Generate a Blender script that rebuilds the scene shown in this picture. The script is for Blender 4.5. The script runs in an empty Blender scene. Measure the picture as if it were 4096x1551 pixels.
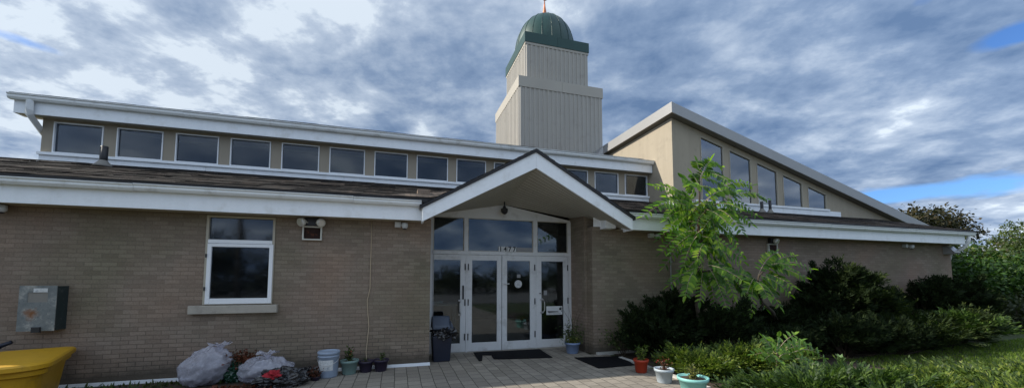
import bpy, math, random
import numpy as np
from mathutils import Vector
random.seed(7); rng = np.random.default_rng(11)
scene = bpy.context.scene
COL = scene.collection

# ------------------------------------------------------------------ camera
F_PX, CX, CY, YAW, PITCH, EYE = 1518., 2048., 1011., math.radians(16.75), math.radians(4.0), 1.6
cam = bpy.data.cameras.new('camera'); camo = bpy.data.objects.new('camera', cam); COL.objects.link(camo)
cam.sensor_width = 36; cam.lens = 36 * F_PX / 4096; cam.shift_y = (CY - 775.5) / 4096
cam.clip_start = 0.05; cam.clip_end = 3000
camo.location = (0, 0, EYE); camo.rotation_euler = (math.radians(90) + PITCH, 0, -YAW)
scene.camera = camo
_F = np.array([math.sin(YAW) * math.cos(PITCH), math.cos(YAW) * math.cos(PITCH), math.sin(PITCH)])
_R = np.array([math.cos(YAW), -math.sin(YAW), 0]); _U = np.cross(_R, _F)
def at(x, y, Y):
    d = _F + _R * (x - CX) / F_PX - _U * (y - CY) / F_PX
    return np.array([0, 0, EYE]) + d * (Y / d[1])

# ------------------------------------------------------------------ materials
def nt(name):
    m = bpy.data.materials.new(name); m.use_nodes = True
    return m, m.node_tree.nodes, m.node_tree.links
def noise(N, L, vec, scale, detail=4, rough=.55):
    n = N.new('ShaderNodeTexNoise'); n.inputs['Scale'].default_value = scale
    n.inputs['Detail'].default_value = detail; n.inputs['Roughness'].default_value = rough
    if vec is not None: L.new(vec, n.inputs['Vector'])
    return n.outputs['Fac']
def ramp(N, L, fac, stops):
    r = N.new('ShaderNodeValToRGB'); e = r.color_ramp.elements
    while len(e) < len(stops): e.new(.5)
    for el, (p, c) in zip(e, stops):
        el.position = p; el.color = (*c, 1) if len(c) == 3 else c
    L.new(fac, r.inputs['Fac']); return r.outputs['Color']
def mixc(N, L, fac, a, b, mode='MIX'):
    m = N.new('ShaderNodeMix'); m.data_type = 'RGBA'; m.blend_type = mode
    for k, v in ((0, fac), (6, a), (7, b)):
        if hasattr(v, 'is_linked'): L.new(v, m.inputs[k])
        elif k == 0: m.inputs[k].default_value = v
        else: m.inputs[k].default_value = (*v, 1)
    return m.outputs[2]
def math_(N, L, op, a, b=None, clamp=False):
    m = N.new('ShaderNodeMath'); m.operation = op; m.use_clamp = clamp
    for k, v in ((0, a), (1, b)):
        if v is None: continue
        if hasattr(v, 'is_linked'): L.new(v, m.inputs[k])
        else: m.inputs[k].default_value = v
    return m.outputs[0]
def bump(N, L, h, strength, dist):
    b = N.new('ShaderNodeBump'); b.inputs['Strength'].default_value = strength; b.inputs['Distance'].default_value = dist
    L.new(h, b.inputs['Height']); return b.outputs['Normal']
def pos(N): return N.new('ShaderNodeNewGeometry').outputs['Position']
def sc(c, k): return tuple(min(1, v * k) for v in c)

def plain(name, col, rough=.6, var=.18, scale=3., fine=40., bmp=.15, metal=0., spec=.4, stain=None, stain_amt=.0, streak=False):
    """weathered single-colour surface: two noises of tone, optional stain patches, fine bump"""
    m, N, L = nt(name); b = N['Principled BSDF']; p = pos(N)
    if streak:
        mp = N.new('ShaderNodeMapping'); mp.inputs['Scale'].default_value = (6, 6, .6); L.new(p, mp.inputs['Vector']); p2 = mp.outputs[0]
        f1 = noise(N, L, p2, scale, 5)
    else: f1 = noise(N, L, p, scale, 5)
    c = ramp(N, L, f1, [(.3, sc(col, 1 - var)), (.7, sc(col, 1 + var))])
    f2 = noise(N, L, p, fine, 3)
    c = mixc(N, L, .5, c, ramp(N, L, f2, [(.3, sc(col, 1 - var * .7)), (.7, sc(col, 1 + var * .7))]))
    if stain:
        fs = noise(N, L, p, scale * .8 + 1.7, 6, .65)
        c = mixc(N, L, ramp(N, L, fs, [(.55, (0, 0, 0)), (.72, (stain_amt,) * 3)]), c, stain)
    L.new(c, b.inputs['Base Color']); b.inputs['Roughness'].default_value = rough
    b.inputs['Metallic'].default_value = metal; b.inputs['Specular IOR Level'].default_value = spec
    if bmp: L.new(bump(N, L, f2, bmp, .004), b.inputs['Normal'])
    return m

def brick_mat(name, vecmode, bw, rh, mort, c1, c2, cm, bstr, bdist, rough=.85, offset=.5, patches=None, mortar_fade=False, squash=1, mottle=None):
    m, N, L = nt(name); b = N['Principled BSDF']; p = pos(N)
    s = N.new('ShaderNodeSeparateXYZ'); L.new(p, s.inputs[0]); cb = N.new('ShaderNodeCombineXYZ')
    if vecmode == 'wall': L.new(math_(N, L, 'ADD', s.outputs[0], s.outputs[1]), cb.inputs[0]); L.new(s.outputs[2], cb.inputs[1])
    elif vecmode == 'floor': L.new(s.outputs[1], cb.inputs[0]); L.new(s.outputs[0], cb.inputs[1])
    elif vecmode == 'plan': L.new(s.outputs[0], cb.inputs[0]); L.new(s.outputs[1], cb.inputs[1])
    elif vecmode == 'side': L.new(s.outputs[1], cb.inputs[0]); L.new(s.outputs[0], cb.inputs[1])
    # hand-laid joints are not ruler straight
    wob = N.new('ShaderNodeTexNoise'); wob.inputs['Scale'].default_value = 1.3; L.new(p, wob.inputs['Vector'])
    wv = N.new('ShaderNodeVectorMath'); wv.operation = 'SCALE'; wv.inputs['Scale'].default_value = .018 if vecmode == 'wall' else .03; L.new(wob.outputs['Color'], wv.inputs[0])
    av = N.new('ShaderNodeVectorMath'); L.new(cb.outputs[0], av.inputs[0]); L.new(wv.outputs[0], av.inputs[1])
    t = N.new('ShaderNodeTexBrick'); L.new(av.outputs[0], t.inputs['Vector'])
    t.offset = offset; t.squash = squash
    for k, v in (('Scale', 1), ('Mortar Size', mort), ('Mortar Smooth', .3), ('Bias', 0), ('Brick Width', bw), ('Row Height', rh)): t.inputs[k].default_value = v
    t.inputs['Color1'].default_value = (0, 0, 0, 1); t.inputs['Color2'].default_value = (1, 1, 1, 1); t.inputs['Mortar'].default_value = (.5, .5, .5, 1)
    face = mixc(N, L, t.outputs['Color'], c1, c2)
    big = noise(N, L, p, .9, 5, .6)
    face = mixc(N, L, ramp(N, L, big, [(.35, (0, 0, 0)), (.7, (1, 1, 1))]), face, mixc(N, L, .75, face, patches or c1))
    if mottle:
        mp = N.new('ShaderNodeMapping'); mp.inputs['Scale'].default_value = mottle; L.new(p, mp.inputs['Vector'])
        face = mixc(N, L, 1, face, ramp(N, L, noise(N, L, mp.outputs[0], 1, 5, .65), [(.36, (.28, .28, .28)), (.52, (.8, .8, .8)), (.66, (2.1, 2., 1.9))]), 'MULTIPLY')
    if mortar_fade:   # kiln batches: greener-grey and rosier runs of brick, plus damp along the base
        face = mixc(N, L, 1, face, ramp(N, L, noise(N, L, p, .55, 3, .5), [(.36, (.80, .86, .78)), (.52, (1, 1, 1)), (.66, (1.12, 1.03, .98))]), 'MULTIPLY')
        wet = N.new('ShaderNodeMapRange'); wet.inputs[1].default_value = 0; wet.inputs[2].default_value = .5; wet.inputs[3].default_value = .75; wet.inputs[4].default_value = -.25; L.new(s.outputs[2], wet.inputs[0])
        face = mixc(N, L, ramp(N, L, math_(N, L, 'ADD', wet.outputs[0], noise(N, L, p, 2.6, 5, .65)), [(.62, (0, 0, 0)), (1.05, (.75, .75, .75))]), face, (.05, .045, .035))
    fine = noise(N, L, p, 45, 3)
    face = mixc(N, L, .35, face, mixc(N, L, 1, face, ramp(N, L, fine, [(.3, (.5, .5, .5)), (.75, (1.35, 1.35, 1.35))]), 'MULTIPLY'))
    fac = t.outputs['Fac']
    if mortar_fade:   # joints flush and pale in some areas, raked out and dark in others (mostly the splash zone low down)
        zf = N.new('ShaderNodeMapRange'); zf.inputs[1].default_value = .15; zf.inputs[2].default_value = 1.1; zf.inputs[3].default_value = 1.; zf.inputs[4].default_value = .34
        L.new(s.outputs[2], zf.inputs[0])
        mf = math_(N, L, 'MULTIPLY', zf.outputs[0], math_(N, L, 'ADD', noise(N, L, p, 1.7, 4), .45), True)
        facm = math_(N, L, 'MULTIPLY', fac, mf)
    else: facm = fac
    L.new(mixc(N, L, facm, face, cm), b.inputs['Base Color']); b.inputs['Roughness'].default_value = rough; b.inputs['Specular IOR Level'].default_value = .25
    h = math_(N, L, 'SUBTRACT', math_(N, L, 'MULTIPLY', fine, .25), fac)
    L.new(bump(N, L, h, bstr, bdist), b.inputs['Normal'])
    return m

def leaf_mat(name, cols, trans=.3, rough=.55, spec=.3):
    m, N, L = nt(name); b = N['Principled BSDF']
    g = N.new('ShaderNodeNewGeometry')
    c = ramp(N, L, g.outputs['Random Per Island'], [(i / (len(cols) - 1), k) for i, k in enumerate(cols)])
    f = noise(N, L, g.outputs['Position'], 2.2, 3)
    c = mixc(N, L, 1, c, ramp(N, L, f, [(.3, (.72, .74, .7)), (.7, (1.2, 1.15, 1.1))]), 'MULTIPLY')
    L.new(c, b.inputs['Base Color']); b.inputs['Roughness'].default_value = rough; b.inputs['Specular IOR Level'].default_value = spec
    t = N.new('ShaderNodeBsdfTranslucent'); L.new(mixc(N, L, 1, c, (1.5, 1.7, .7), 'MULTIPLY'), t.inputs['Color'])
    mx = N.new('ShaderNodeMixShader'); mx.inputs[0].default_value = trans
    L.new(b.outputs[0], mx.inputs[1]); L.new(t.outputs[0], mx.inputs[2]); L.new(mx.outputs[0], N['Material Output'].inputs[0])
    return m

def glass_mat(name, tint=(.56, .6, .64), ior=1.5, wav=.05, kk=1.1):
    m, N, L = nt(name); N.remove(N['Principled BSDF'])
    t = N.new('ShaderNodeBsdfTransparent'); t.inputs[0].default_value = (*tint, 1)
    g = N.new('ShaderNodeBsdfGlossy'); g.inputs['Roughness'].default_value = .045; g.inputs['Color'].default_value = (.86, .92, 1, 1)
    fr = N.new('ShaderNodeFresnel'); fr.inputs['IOR'].default_value = ior
    p = pos(N); f = noise(N, L, p, 1.1, 2)
    nb = bump(N, L, f, wav, .02); L.new(nb, g.inputs['Normal'])
    k = math_(N, L, 'MULTIPLY', fr.outputs[0], kk, True)
    d = N.new('ShaderNodeBsdfDiffuse'); d.inputs['Color'].default_value = (.35, .36, .35, 1)   # film of dust on the pane
    dm = N.new('ShaderNodeMixShader'); L.new(ramp(N, L, noise(N, L, p, 3.5, 5), [(.4, (.004,) * 3), (.8, (.025,) * 3)]), dm.inputs[0])
    L.new(t.outputs[0], dm.inputs[1]); L.new(d.outputs[0], dm.inputs[2])
    mx = N.new('ShaderNodeMixShader'); L.new(k, mx.inputs[0]); L.new(dm.outputs[0], mx.inputs[1]); L.new(g.outputs[0], mx.inputs[2])
    L.new(mx.outputs[0], N['Material Output'].inputs[0]); return m

M = {}
M['brick'] = brick_mat('beige_brick', 'wall', .2035, .067, .0055, (.185, .148, .114), (.265, .217, .17), (.08, .065, .05), .6, .006, patches=(.225, .165, .128), mortar_fade=True)
M['paver'] = brick_mat('concrete_paver', 'floor', .235, .2, .006, (.22, .195, .16), (.33, .295, .245), (.05, .045, .035), .6, .006, patches=(.2, .18, .155))
M['shingle'] = brick_mat('asphalt_shingle', 'plan', .2, .29, .004, (.008, .0065, .0055), (.046, .035, .028), (.008, .007, .006), .6, .008, patches=(.022, .017, .014), mottle=(5.5, 1.2, 1.2))
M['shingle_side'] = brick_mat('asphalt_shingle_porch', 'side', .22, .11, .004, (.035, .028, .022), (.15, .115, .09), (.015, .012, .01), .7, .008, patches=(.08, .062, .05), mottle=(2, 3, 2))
M['soffit'] = brick_mat('soffit_plank', 'plan', 9., .09, .005, (.40, .385, .34), (.44, .425, .375), (.07, .065, .055), .5, .004, rough=.7)
M['stucco'] = plain('beige_stucco', (.35, .305, .235), .9, .1, 1.2, 70, .25, stain=(.25, .22, .175), stain_amt=.5, streak=True)
M['stucco_pier'] = plain('taupe_stucco', (.30, .262, .205), .9, .1, 1.5, 70, .25)
M['white'] = plain('white_painted_metal', (.79, .82, .85), .45, .05, 1.4, 25, .05, stain=(.55, .55, .52), stain_amt=.5, streak=True)
M['gutter'] = plain('white_gutter_metal', (.70, .72, .72), .4, .07, 2.2, 25, .05, stain=(.38, .37, .34), stain_amt=.6)
M['vinyl'] = plain('white_window_vinyl', (.74, .76, .78), .4, .05, 2, 30, .03)
M['doorframe'] = plain('worn_white_door_paint', (.60, .605, .60), .5, .07, 2, 30, .05, stain=(.33, .32, .3), stain_amt=.6)
M['tan'] = plain('beige_trim', (.40, .365, .29), .6, .07, 2, 30, .05)
M['sillstone'] = plain('limestone_sill', (.36, .33, .28), .85, .14, 5, 60, .3, stain=(.17, .16, .14), stain_amt=.6)
M['black'] = plain('black_drip_edge_and_shade', (.012, .011, .012), .5, .2, 5, 40, .05)
M['greymetal'] = plain('grey_roof_metal', (.33, .33, .33), .5, .08, 1.5, 30, .04, metal=.35)
M['soffitdark'] = plain('grey_soffit', (.20, .19, .17), .8, .1, 2, 30, .05)
M['panel'] = plain('pale_tower_cladding', (.36, .34, .305), .6, .09, 1.2, 30, .06, stain=(.27, .25, .22), stain_amt=.5, streak=True)
M['panelband'] = plain('pale_tower_flashing', (.37, .345, .30), .6, .07, 1.2, 30, .04)
M['green'] = plain('green_standing_seam', (.008, .046, .038), .42, .2, 2.2, 25, .04, metal=.1, spec=.5)
M['copper'] = plain('copper_finial', (.42, .15, .075), .45, .25, 9, 40, .05, metal=.6)
M['silver'] = plain('pale_metal', (.5, .5, .5), .35, .1, 5, 40, .03, metal=.8)
M['dark'] = plain('dark_metal', (.02, .02, .022), .45, .2, 5, 40, .05)
M['glass'] = glass_mat('window_glass')
M['doorglass'] = glass_mat('door_glass', (.58, .63, .63), 1.5, .05, 1.6)
M['hallglass'] = glass_mat('hall_glass', (.6, .64, .68), 1.5, .05, 3.2)
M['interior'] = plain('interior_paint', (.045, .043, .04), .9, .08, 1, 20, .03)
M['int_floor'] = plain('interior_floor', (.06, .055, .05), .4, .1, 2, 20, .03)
M['soil'] = plain('dark_mulch', (.050, .036, .025), .95, .45, 4, 35, .8, stain=(.12, .09, .06), stain_amt=.7)
M['turf'] = plain('turf_ground', (.045, .062, .018), .95, .35, 1.2, 30, .7, stain=(.08, .07, .03), stain_amt=.5)
M['mat'] = plain('black_rubber_mat', (.0045, .0045, .006), .9, .3, 4, 90, .5, spec=.15)
M['yellow'] = plain('yellow_plastic', (.52, .29, .012), .5, .12, 3, 30, .06, stain=(.24, .14, .02), stain_amt=.5)
M['navy'] = plain('navy_plastic', (.012, .016, .03), .4, .2, 4, 30, .04)
M['binlid'] = plain('slate_plastic', (.055, .07, .10), .5, .15, 4, 30, .04)
M['blackbag'] = plain('black_bag_plastic', (.008, .008, .010), .28, .3, 7, 30, .2, spec=.6)
M['bag0'] = plain('translucent_bag_plastic', (.27, .27, .30), .28, .35, 6, 18, .6, spec=.6, stain=(.11, .10, .105), stain_amt=.8)
M['bagdark'] = plain('crumpled_grey_bag', (.13, .12, .128), .35, .35, 9, 30, .4, spec=.6, stain=(.05, .045, .045), stain_amt=.8)
M['greenbag'] = plain('green_bag_plastic', (.006, .05, .022), .4, .3, 6, 30, .2)
M['bucket'] = plain('pale_blue_plastic', (.28, .34, .43), .45, .1, 5, 30, .05, stain=(.15, .17, .2), stain_amt=.5)
M['label'] = plain('paper_label', (.55, .56, .55), .7, .3, 14, 60, .03, stain=(.2, .24, .27), stain_amt=.9)
M['potgreen'] = plain('sage_plastic', (.16, .24, .22), .55, .1, 5, 30, .05)
M['potpurple'] = plain('dark_purple_plastic', (.022, .016, .035), .5, .2, 5, 30, .05)
M['potblue'] = plain('blue_grey_plastic', (.17, .23, .36), .5, .12, 6, 30, .05)
M['potred'] = plain('red_plastic', (.33, .035, .012), .5, .15, 6, 30, .05)
M['potgrey'] = plain('grey_blue_plastic', (.36, .42, .46), .5, .1, 6, 30, .05)
M['potteal'] = plain('teal_plastic', (.22, .50, .46), .45, .1, 6, 30, .05)
M['bark'] = plain('bark', (.05, .038, .027), .9, .3, 9, 50, .6)
M['twig'] = plain('dark_twig', (.035, .026, .016), .95, .3, 6, 50, .5)
M['cord'] = plain('tan_cord', (.40, .32, .22), .8, .12, 8, 40, .05)
M['rust'] = plain('rusted_steel', (.022, .010, .007), .9, .6, 10, 40, .6, stain=(.19, .06, .02), stain_amt=.8)
M['lampwhite'] = plain('aged_white_plastic', (.55, .54, .48), .5, .1, 9, 40, .03)
M['camwhite'] = plain('white_plastic', (.52, .54, .55), .4, .08, 9, 40, .03)
M['redcloth'] = plain('red_cloth', (.30, .014, .022), .8, .25, 9, 40, .1)
M['paper'] = plain('white_paper', (.62, .63, .62), .7, .08, 9, 40, .02)
M['ink'] = plain('black_ink', (.012, .012, .012), .6, .1, 9, 40, .0)
M['bowl'] = plain('grey_ink', (.25, .25, .25), .6, .1, 9, 40, .0)
M['pole'] = plain('weathered_wood', (.13, .105, .08), .9, .2, 3, 40, .4)
M['curb'] = plain('pale_edging', (.45, .44, .41), .8, .15, 4, 40, .2)

def bagmat(name, col, see, rough=.25):
    m, N, L = nt(name); b = N['Principled BSDF']; p = pos(N)
    def crease(scale, dist):
        w_ = N.new('ShaderNodeTexNoise'); w_.inputs['Scale'].default_value = scale; w_.inputs['Detail'].default_value = 2; w_.inputs['Distortion'].default_value = dist; L.new(p, w_.inputs['Vector'])
        return math_(N, L, 'ABSOLUTE', math_(N, L, 'SUBTRACT', w_.outputs['Fac'], .5))
    h = math_(N, L, 'ADD', crease(4, 1.2), math_(N, L, 'MULTIPLY', crease(11, 1.8), .45))
    b.inputs['Base Color'].default_value = (*col, 1); f = noise(N, L, p, 5, 4, .6)
    L.new(ramp(N, L, f, [(.35, sc(col, .93)), (.65, sc(col, 1.04))]), b.inputs['Base Color'])
    b.inputs['Roughness'].default_value = rough; b.inputs['Specular IOR Level'].default_value = .7
    L.new(bump(N, L, h, .55, .04), b.inputs['Normal'])
    if see:
        t = N.new('ShaderNodeBsdfTransparent'); t.inputs[0].default_value = (.9, .9, .95, 1); mx = N.new('ShaderNodeMixShader')
        L.new(ramp(N, L, math_(N, L, 'ADD', f, math_(N, L, 'MULTIPLY', crease(8, 1.5), -1.2)), [(.15, (see * .72,) * 3), (.55, (min(1, see * 1.1),) * 3)]), mx.inputs[0])
        L.new(b.outputs[0], mx.inputs[1]); L.new(t.outputs[0], mx.inputs[2]); L.new(mx.outputs[0], N['Material Output'].inputs[0])
    return m
M['bag'] = bagmat('translucent_bag_film', (.58, .58, .65), .58)
M['blackbag'] = bagmat('black_bag_plastic', (.008, .008, .010), 0); M['greenbag'] = bagmat('green_bag_plastic', (.006, .04, .02), 0)
M['contents'] = plain('rubbish_contents', (.085, .075, .082), .8, .3, 6, 20, .3, stain=(.03, .026, .03), stain_amt=.7)
def metalbox():
    m, N, L = nt('peeling_painted_steel'); b = N['Principled BSDF']; p = pos(N)
    f = noise(N, L, p, 7, 6, .7); f2 = noise(N, L, p, 26, 4)
    c = ramp(N, L, f, [(.36, (.115, .13, .13)), (.52, (.155, .17, .168)), (.64, (.30, .30, .275))])
    c = mixc(N, L, ramp(N, L, f2, [(.6, (0, 0, 0)), (.7, (.6, .6, .6))]), c, (.06, .07, .075))
    # one rust bloom low on the door
    d = N.new('ShaderNodeVectorMath'); d.operation = 'DISTANCE'; L.new(p, d.inputs[0]); d.inputs[1].default_value = (-5.0, 7.2, 1.1)
    k = math_(N, L, 'ADD', d.outputs['Value'], math_(N, L, 'MULTIPLY', noise(N, L, p, 11, 6), .26))
    c = mixc(N, L, ramp(N, L, k, [(.15, (1, 1, 1)), (.235, (0, 0, 0))]), c, (.17, .065, .018))
    L.new(c, b.inputs['Base Color']); b.inputs['Roughness'].default_value = .6; L.new(bump(N, L, f, .4, .004), b.inputs['Normal']); return m
M['metalbox'] = metalbox()
M['metalboxside'] = plain('dark_green_steel', (.022, .036, .038), .5, .3, 8, 40, .2, stain=(.16, .17, .16), stain_amt=.7)
def lightpanel():
    m, N, L = nt('lit_ceiling_panel'); b = N['Principled BSDF']
    b.inputs['Emission Color'].default_value = (1, .97, .9, 1); b.inputs['Emission Strength'].default_value = 1.5
    f = noise(N, L, pos(N), 6); L.new(ramp(N, L, f, [(.3, (.7, .7, .7)), (.7, (.8, .8, .8))]), b.inputs['Base Color']); return m
M['lightpanel'] = lightpanel()

M['yew'] = leaf_mat('yew_needles', [(.008, .014, .006), (.013, .024, .008), (.022, .036, .011)], .08, .75, .12)
M['yew_olive'] = leaf_mat('yew_new_growth', [(.010, .020, .006), (.02, .036, .009), (.05, .07, .015)], .2, .7, .2)
M['juniper'] = leaf_mat('juniper_sprays', [(.022, .042, .012), (.05, .09, .018), (.12, .18, .032), (.20, .24, .05)], .3)
M['juniper_blue'] = leaf_mat('juniper_deep_sprays', [(.018, .04, .014), (.04, .08, .02), (.10, .16, .034)], .3)
M['sumac'] = leaf_mat('compound_leaflets', [(.035, .09, .012), (.075, .18, .018), (.15, .29, .024), (.27, .40, .035)], .5, .38, .4)
M['sapling'] = leaf_mat('bright_ash_leaflets', [(.09, .19, .03), (.12, .23, .035), (.17, .28, .04)], .35, .4, .4)
M['weed'] = leaf_mat('grey_green_leaf', [(.11, .19, .08), (.16, .24, .1)], .25)
M['hedge_olive'] = leaf_mat('olive_leaves', [(.024, .042, .010), (.046, .074, .015), (.09, .118, .022)], .22)
M['hedge_green'] = leaf_mat('vine_leaves', [(.015, .042, .009), (.03, .075, .013), (.06, .115, .02)], .25)
M['hedge_dark'] = leaf_mat('dark_leaves', [(.015, .025, .009), (.03, .042, .013), (.045, .06, .018)], .15)
M['brown_tree'] = leaf_mat('bronze_green_leaves', [(.02, .026, .011), (.035, .036, .014), (.06, .045, .02)], .15)
M['grass'] = leaf_mat('grass_blades', [(.06, .11, .016), (.10, .17, .024), (.16, .22, .035)], .35)
M['redflower'] = leaf_mat('red_petals', [(.25, .01, .015), (.4, .02, .03)], .2)
M['pot_leaf'] = leaf_mat('pot_plant_leaves', [(.025, .045, .012), (.05, .08, .02), (.09, .12, .03)], .2)
M['dryleaf'] = leaf_mat('dry_red_leaves', [(.09, .022, .012), (.13, .04, .018), (.05, .03, .016)], .15)
M['palegrass'] = leaf_mat('yellow_green_stems', [(.06, .08, .02), (.12, .14, .03), (.2, .2, .05)], .2)

# ------------------------------------------------------------------ mesh builder
OFF = {}
def props(o, label=None, cat=None, group=None, kind=None):
    if label: o['label'] = label
    if cat: o['category'] = cat
    if group: o['group'] = group
    if kind: o['kind'] = kind
    return o
def empty(name, loc, label, cat, group=None):
    o = bpy.data.objects.new(name, None); COL.objects.link(o); o.location = loc; o.empty_display_size = .1
    OFF[o.name] = np.array(loc, float); return props(o, label, cat, group)
def link(name, me, parent=None, loc=None):
    o = bpy.data.objects.new(name, me); COL.objects.link(o)
    if parent is not None: o.parent = parent; OFF[o.name] = OFF[parent.name]
    else:
        OFF[o.name] = np.array(loc if loc is not None else (0, 0, 0), float); o.location = OFF[o.name]
    return o
class MB:
    def __init__(s): s.v = []; s.f = []; s.m = []; s.mats = []
    def mi(s, mat):
        if mat not in s.mats: s.mats.append(mat)
        return s.mats.index(mat)
    def add(s, vs, fs, mat=None):
        o = len(s.v); s.v += [tuple(map(float, v)) for v in vs]; k = s.mi(mat) if mat else 0
        for f in fs: s.f.append([o + i for i in f]); s.m.append(k)
        return s
    def box(s, x0, x1, y0, y1, z0, z1, mat=None):
        return s.add([(x0, y0, z0), (x1, y0, z0), (x1, y1, z0), (x0, y1, z0), (x0, y0, z1), (x1, y0, z1), (x1, y1, z1), (x0, y1, z1)],
                     [(0, 3, 2, 1), (4, 5, 6, 7), (0, 1, 5, 4), (1, 2, 6, 5), (2, 3, 7, 6), (3, 0, 4, 7)], mat)
    def prism(s, pts, axis, a, b, mat=None):
        """pts: outline in the two other axes (x,z for 'y'; y,z for 'x'; x,y for 'z'), extruded from a to b"""
        n = len(pts)
        def P(p, t): return {'y': (p[0], t, p[1]), 'x': (t, p[0], p[1]), 'z': (p[0], p[1], t)}[axis]
        vs = [P(p, a) for p in pts] + [P(p, b) for p in pts]
        fs = [list(range(n)), list(range(2 * n - 1, n - 1, -1))] + [(i, i + n, (i + 1) % n + n, (i + 1) % n) for i in range(n)]
        return s.add(vs, fs, mat)
    def tube(s, path, r, n=8, mat=None, caps=True):
        path = [np.array(p, float) for p in path]; rs = r if hasattr(r, '__len__') else [r] * len(path)
        vs = []; fs = []
        for i, p in enumerate(path):
            t = path[min(i + 1, len(path) - 1)] - path[max(i - 1, 0)]; t /= np.linalg.norm(t) + 1e-9
            u = np.cross(t, (0, 0, 1)) if abs(t[2]) < .95 else np.cross(t, (0, 1, 0)); u /= np.linalg.norm(u); w = np.cross(t, u)
            for k in range(n):
                a = 2 * math.pi * k / n; vs.append(p + rs[i] * (math.cos(a) * u + math.sin(a) * w))
        for i in range(len(path) - 1):
            for k in range(n): fs.append((i * n + k, i * n + (k + 1) % n, (i + 1) * n + (k + 1) % n, (i + 1) * n + k))
        if caps: fs.append(list(range(n))[::-1]); fs.append([(len(path) - 1) * n + k for k in range(n)])
        return s.add(vs, fs, mat)
    def lathe(s, prof, c, n=28, mat=None, jit=0):
        vs = []; fs = []
        for r, z in prof:
            for k in range(n):
                a = 2 * math.pi * k / n; rr = r * (1 + jit * math.sin(3 * a + z * 9)); vs.append((c[0] + rr * math.cos(a), c[1] + rr * math.sin(a), c[2] + z))
        for i in range(len(prof) - 1):
            for k in range(n): fs.append((i * n + k, i * n + (k + 1) % n, (i + 1) * n + (k + 1) % n, (i + 1) * n + k))
        fs.append(list(range(n))[::-1]); fs.append([(len(prof) - 1) * n + k for k in range(n)])
        return s.add(vs, fs, mat)
    def frame(s, x0, x1, z0, z1, w, y0, y1, mat=None, wb=None, wt=None):
        wb = w if wb is None else wb; wt = w if wt is None else wt
        s.box(x0, x0 + w, y0, y1, z0, z1, mat); s.box(x1 - w, x1, y0, y1, z0, z1, mat)
        s.box(x0 + w, x1 - w, y0, y1, z0, z0 + wb, mat); return s.box(x0 + w, x1 - w, y0, y1, z1 - wt, z1, mat)
    def build(s, name, mat, parent=None, smooth=False, loc=None, bevel=0):
        me = bpy.data.meshes.new(name); v = np.array(s.v)
        if parent is not None: off = OFF[parent.name]
        else:
            off = np.array(loc, float) if loc is not None else np.array([(v[:, 0].min() + v[:, 0].max()) / 2, (v[:, 1].min() + v[:, 1].max()) / 2, v[:, 2].min()])
        me.from_pydata((v - off).tolist(), [], s.f)
        if s.mats:
            for k in s.mats: me.materials.append(M[k])
            me.polygons.foreach_set('material_index', s.m)
        else: me.materials.append(M[mat])
        if smooth: me.polygons.foreach_set('use_smooth', [True] * len(me.polygons))
        me.update(); o = link(name, me, parent, off)
        if bevel:
            b = o.modifiers.new('bevel', 'BEVEL'); b.width = bevel; b.segments = 2; b.limit_method = 'ANGLE'
        return o

def wall_holes(mb, x0, x1, z0, z1, ya, yb, holes):
    """wall in the XZ plane, front at ya, back at yb, with rectangular holes (x0,x1,z0,z1)"""
    xs = sorted({x0, x1, *[h[0] for h in holes], *[h[1] for h in holes]}); zs = sorted({z0, z1, *[h[2] for h in holes], *[h[3] for h in holes]})
    def solid(i, j):
        if not (0 <= i < len(xs) - 1 and 0 <= j < len(zs) - 1): return False
        cx, cz = (xs[i] + xs[i + 1]) / 2, (zs[j] + zs[j + 1]) / 2
        return not any(h[0] < cx < h[1] and h[2] < cz < h[3] for h in holes)
    for i in range(len(xs) - 1):
        for j in range(len(zs) - 1):
            if not solid(i, j): continue
            a, b, c, d = xs[i], xs[i + 1], zs[j], zs[j + 1]
            mb.add([(a, ya, c), (b, ya, c), (b, ya, d), (a, ya, d)], [(0, 1, 2, 3)]); mb.add([(a, yb, c), (b, yb, c), (b, yb, d), (a, yb, d)], [(3, 2, 1, 0)])
            for di, dj, q in ((-1, 0, [(a, c), (a, d)]), (1, 0, [(b, c), (b, d)]), (0, -1, [(a, c), (b, c)]), (0, 1, [(a, d), (b, d)])):
                if not solid(i + di, j + dj):
                    (p, q1), (r, q2) = q; mb.add([(p, ya, q1), (r, ya, q2), (r, yb, q2), (p, yb, q1)], [(0, 1, 2, 3)])

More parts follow.
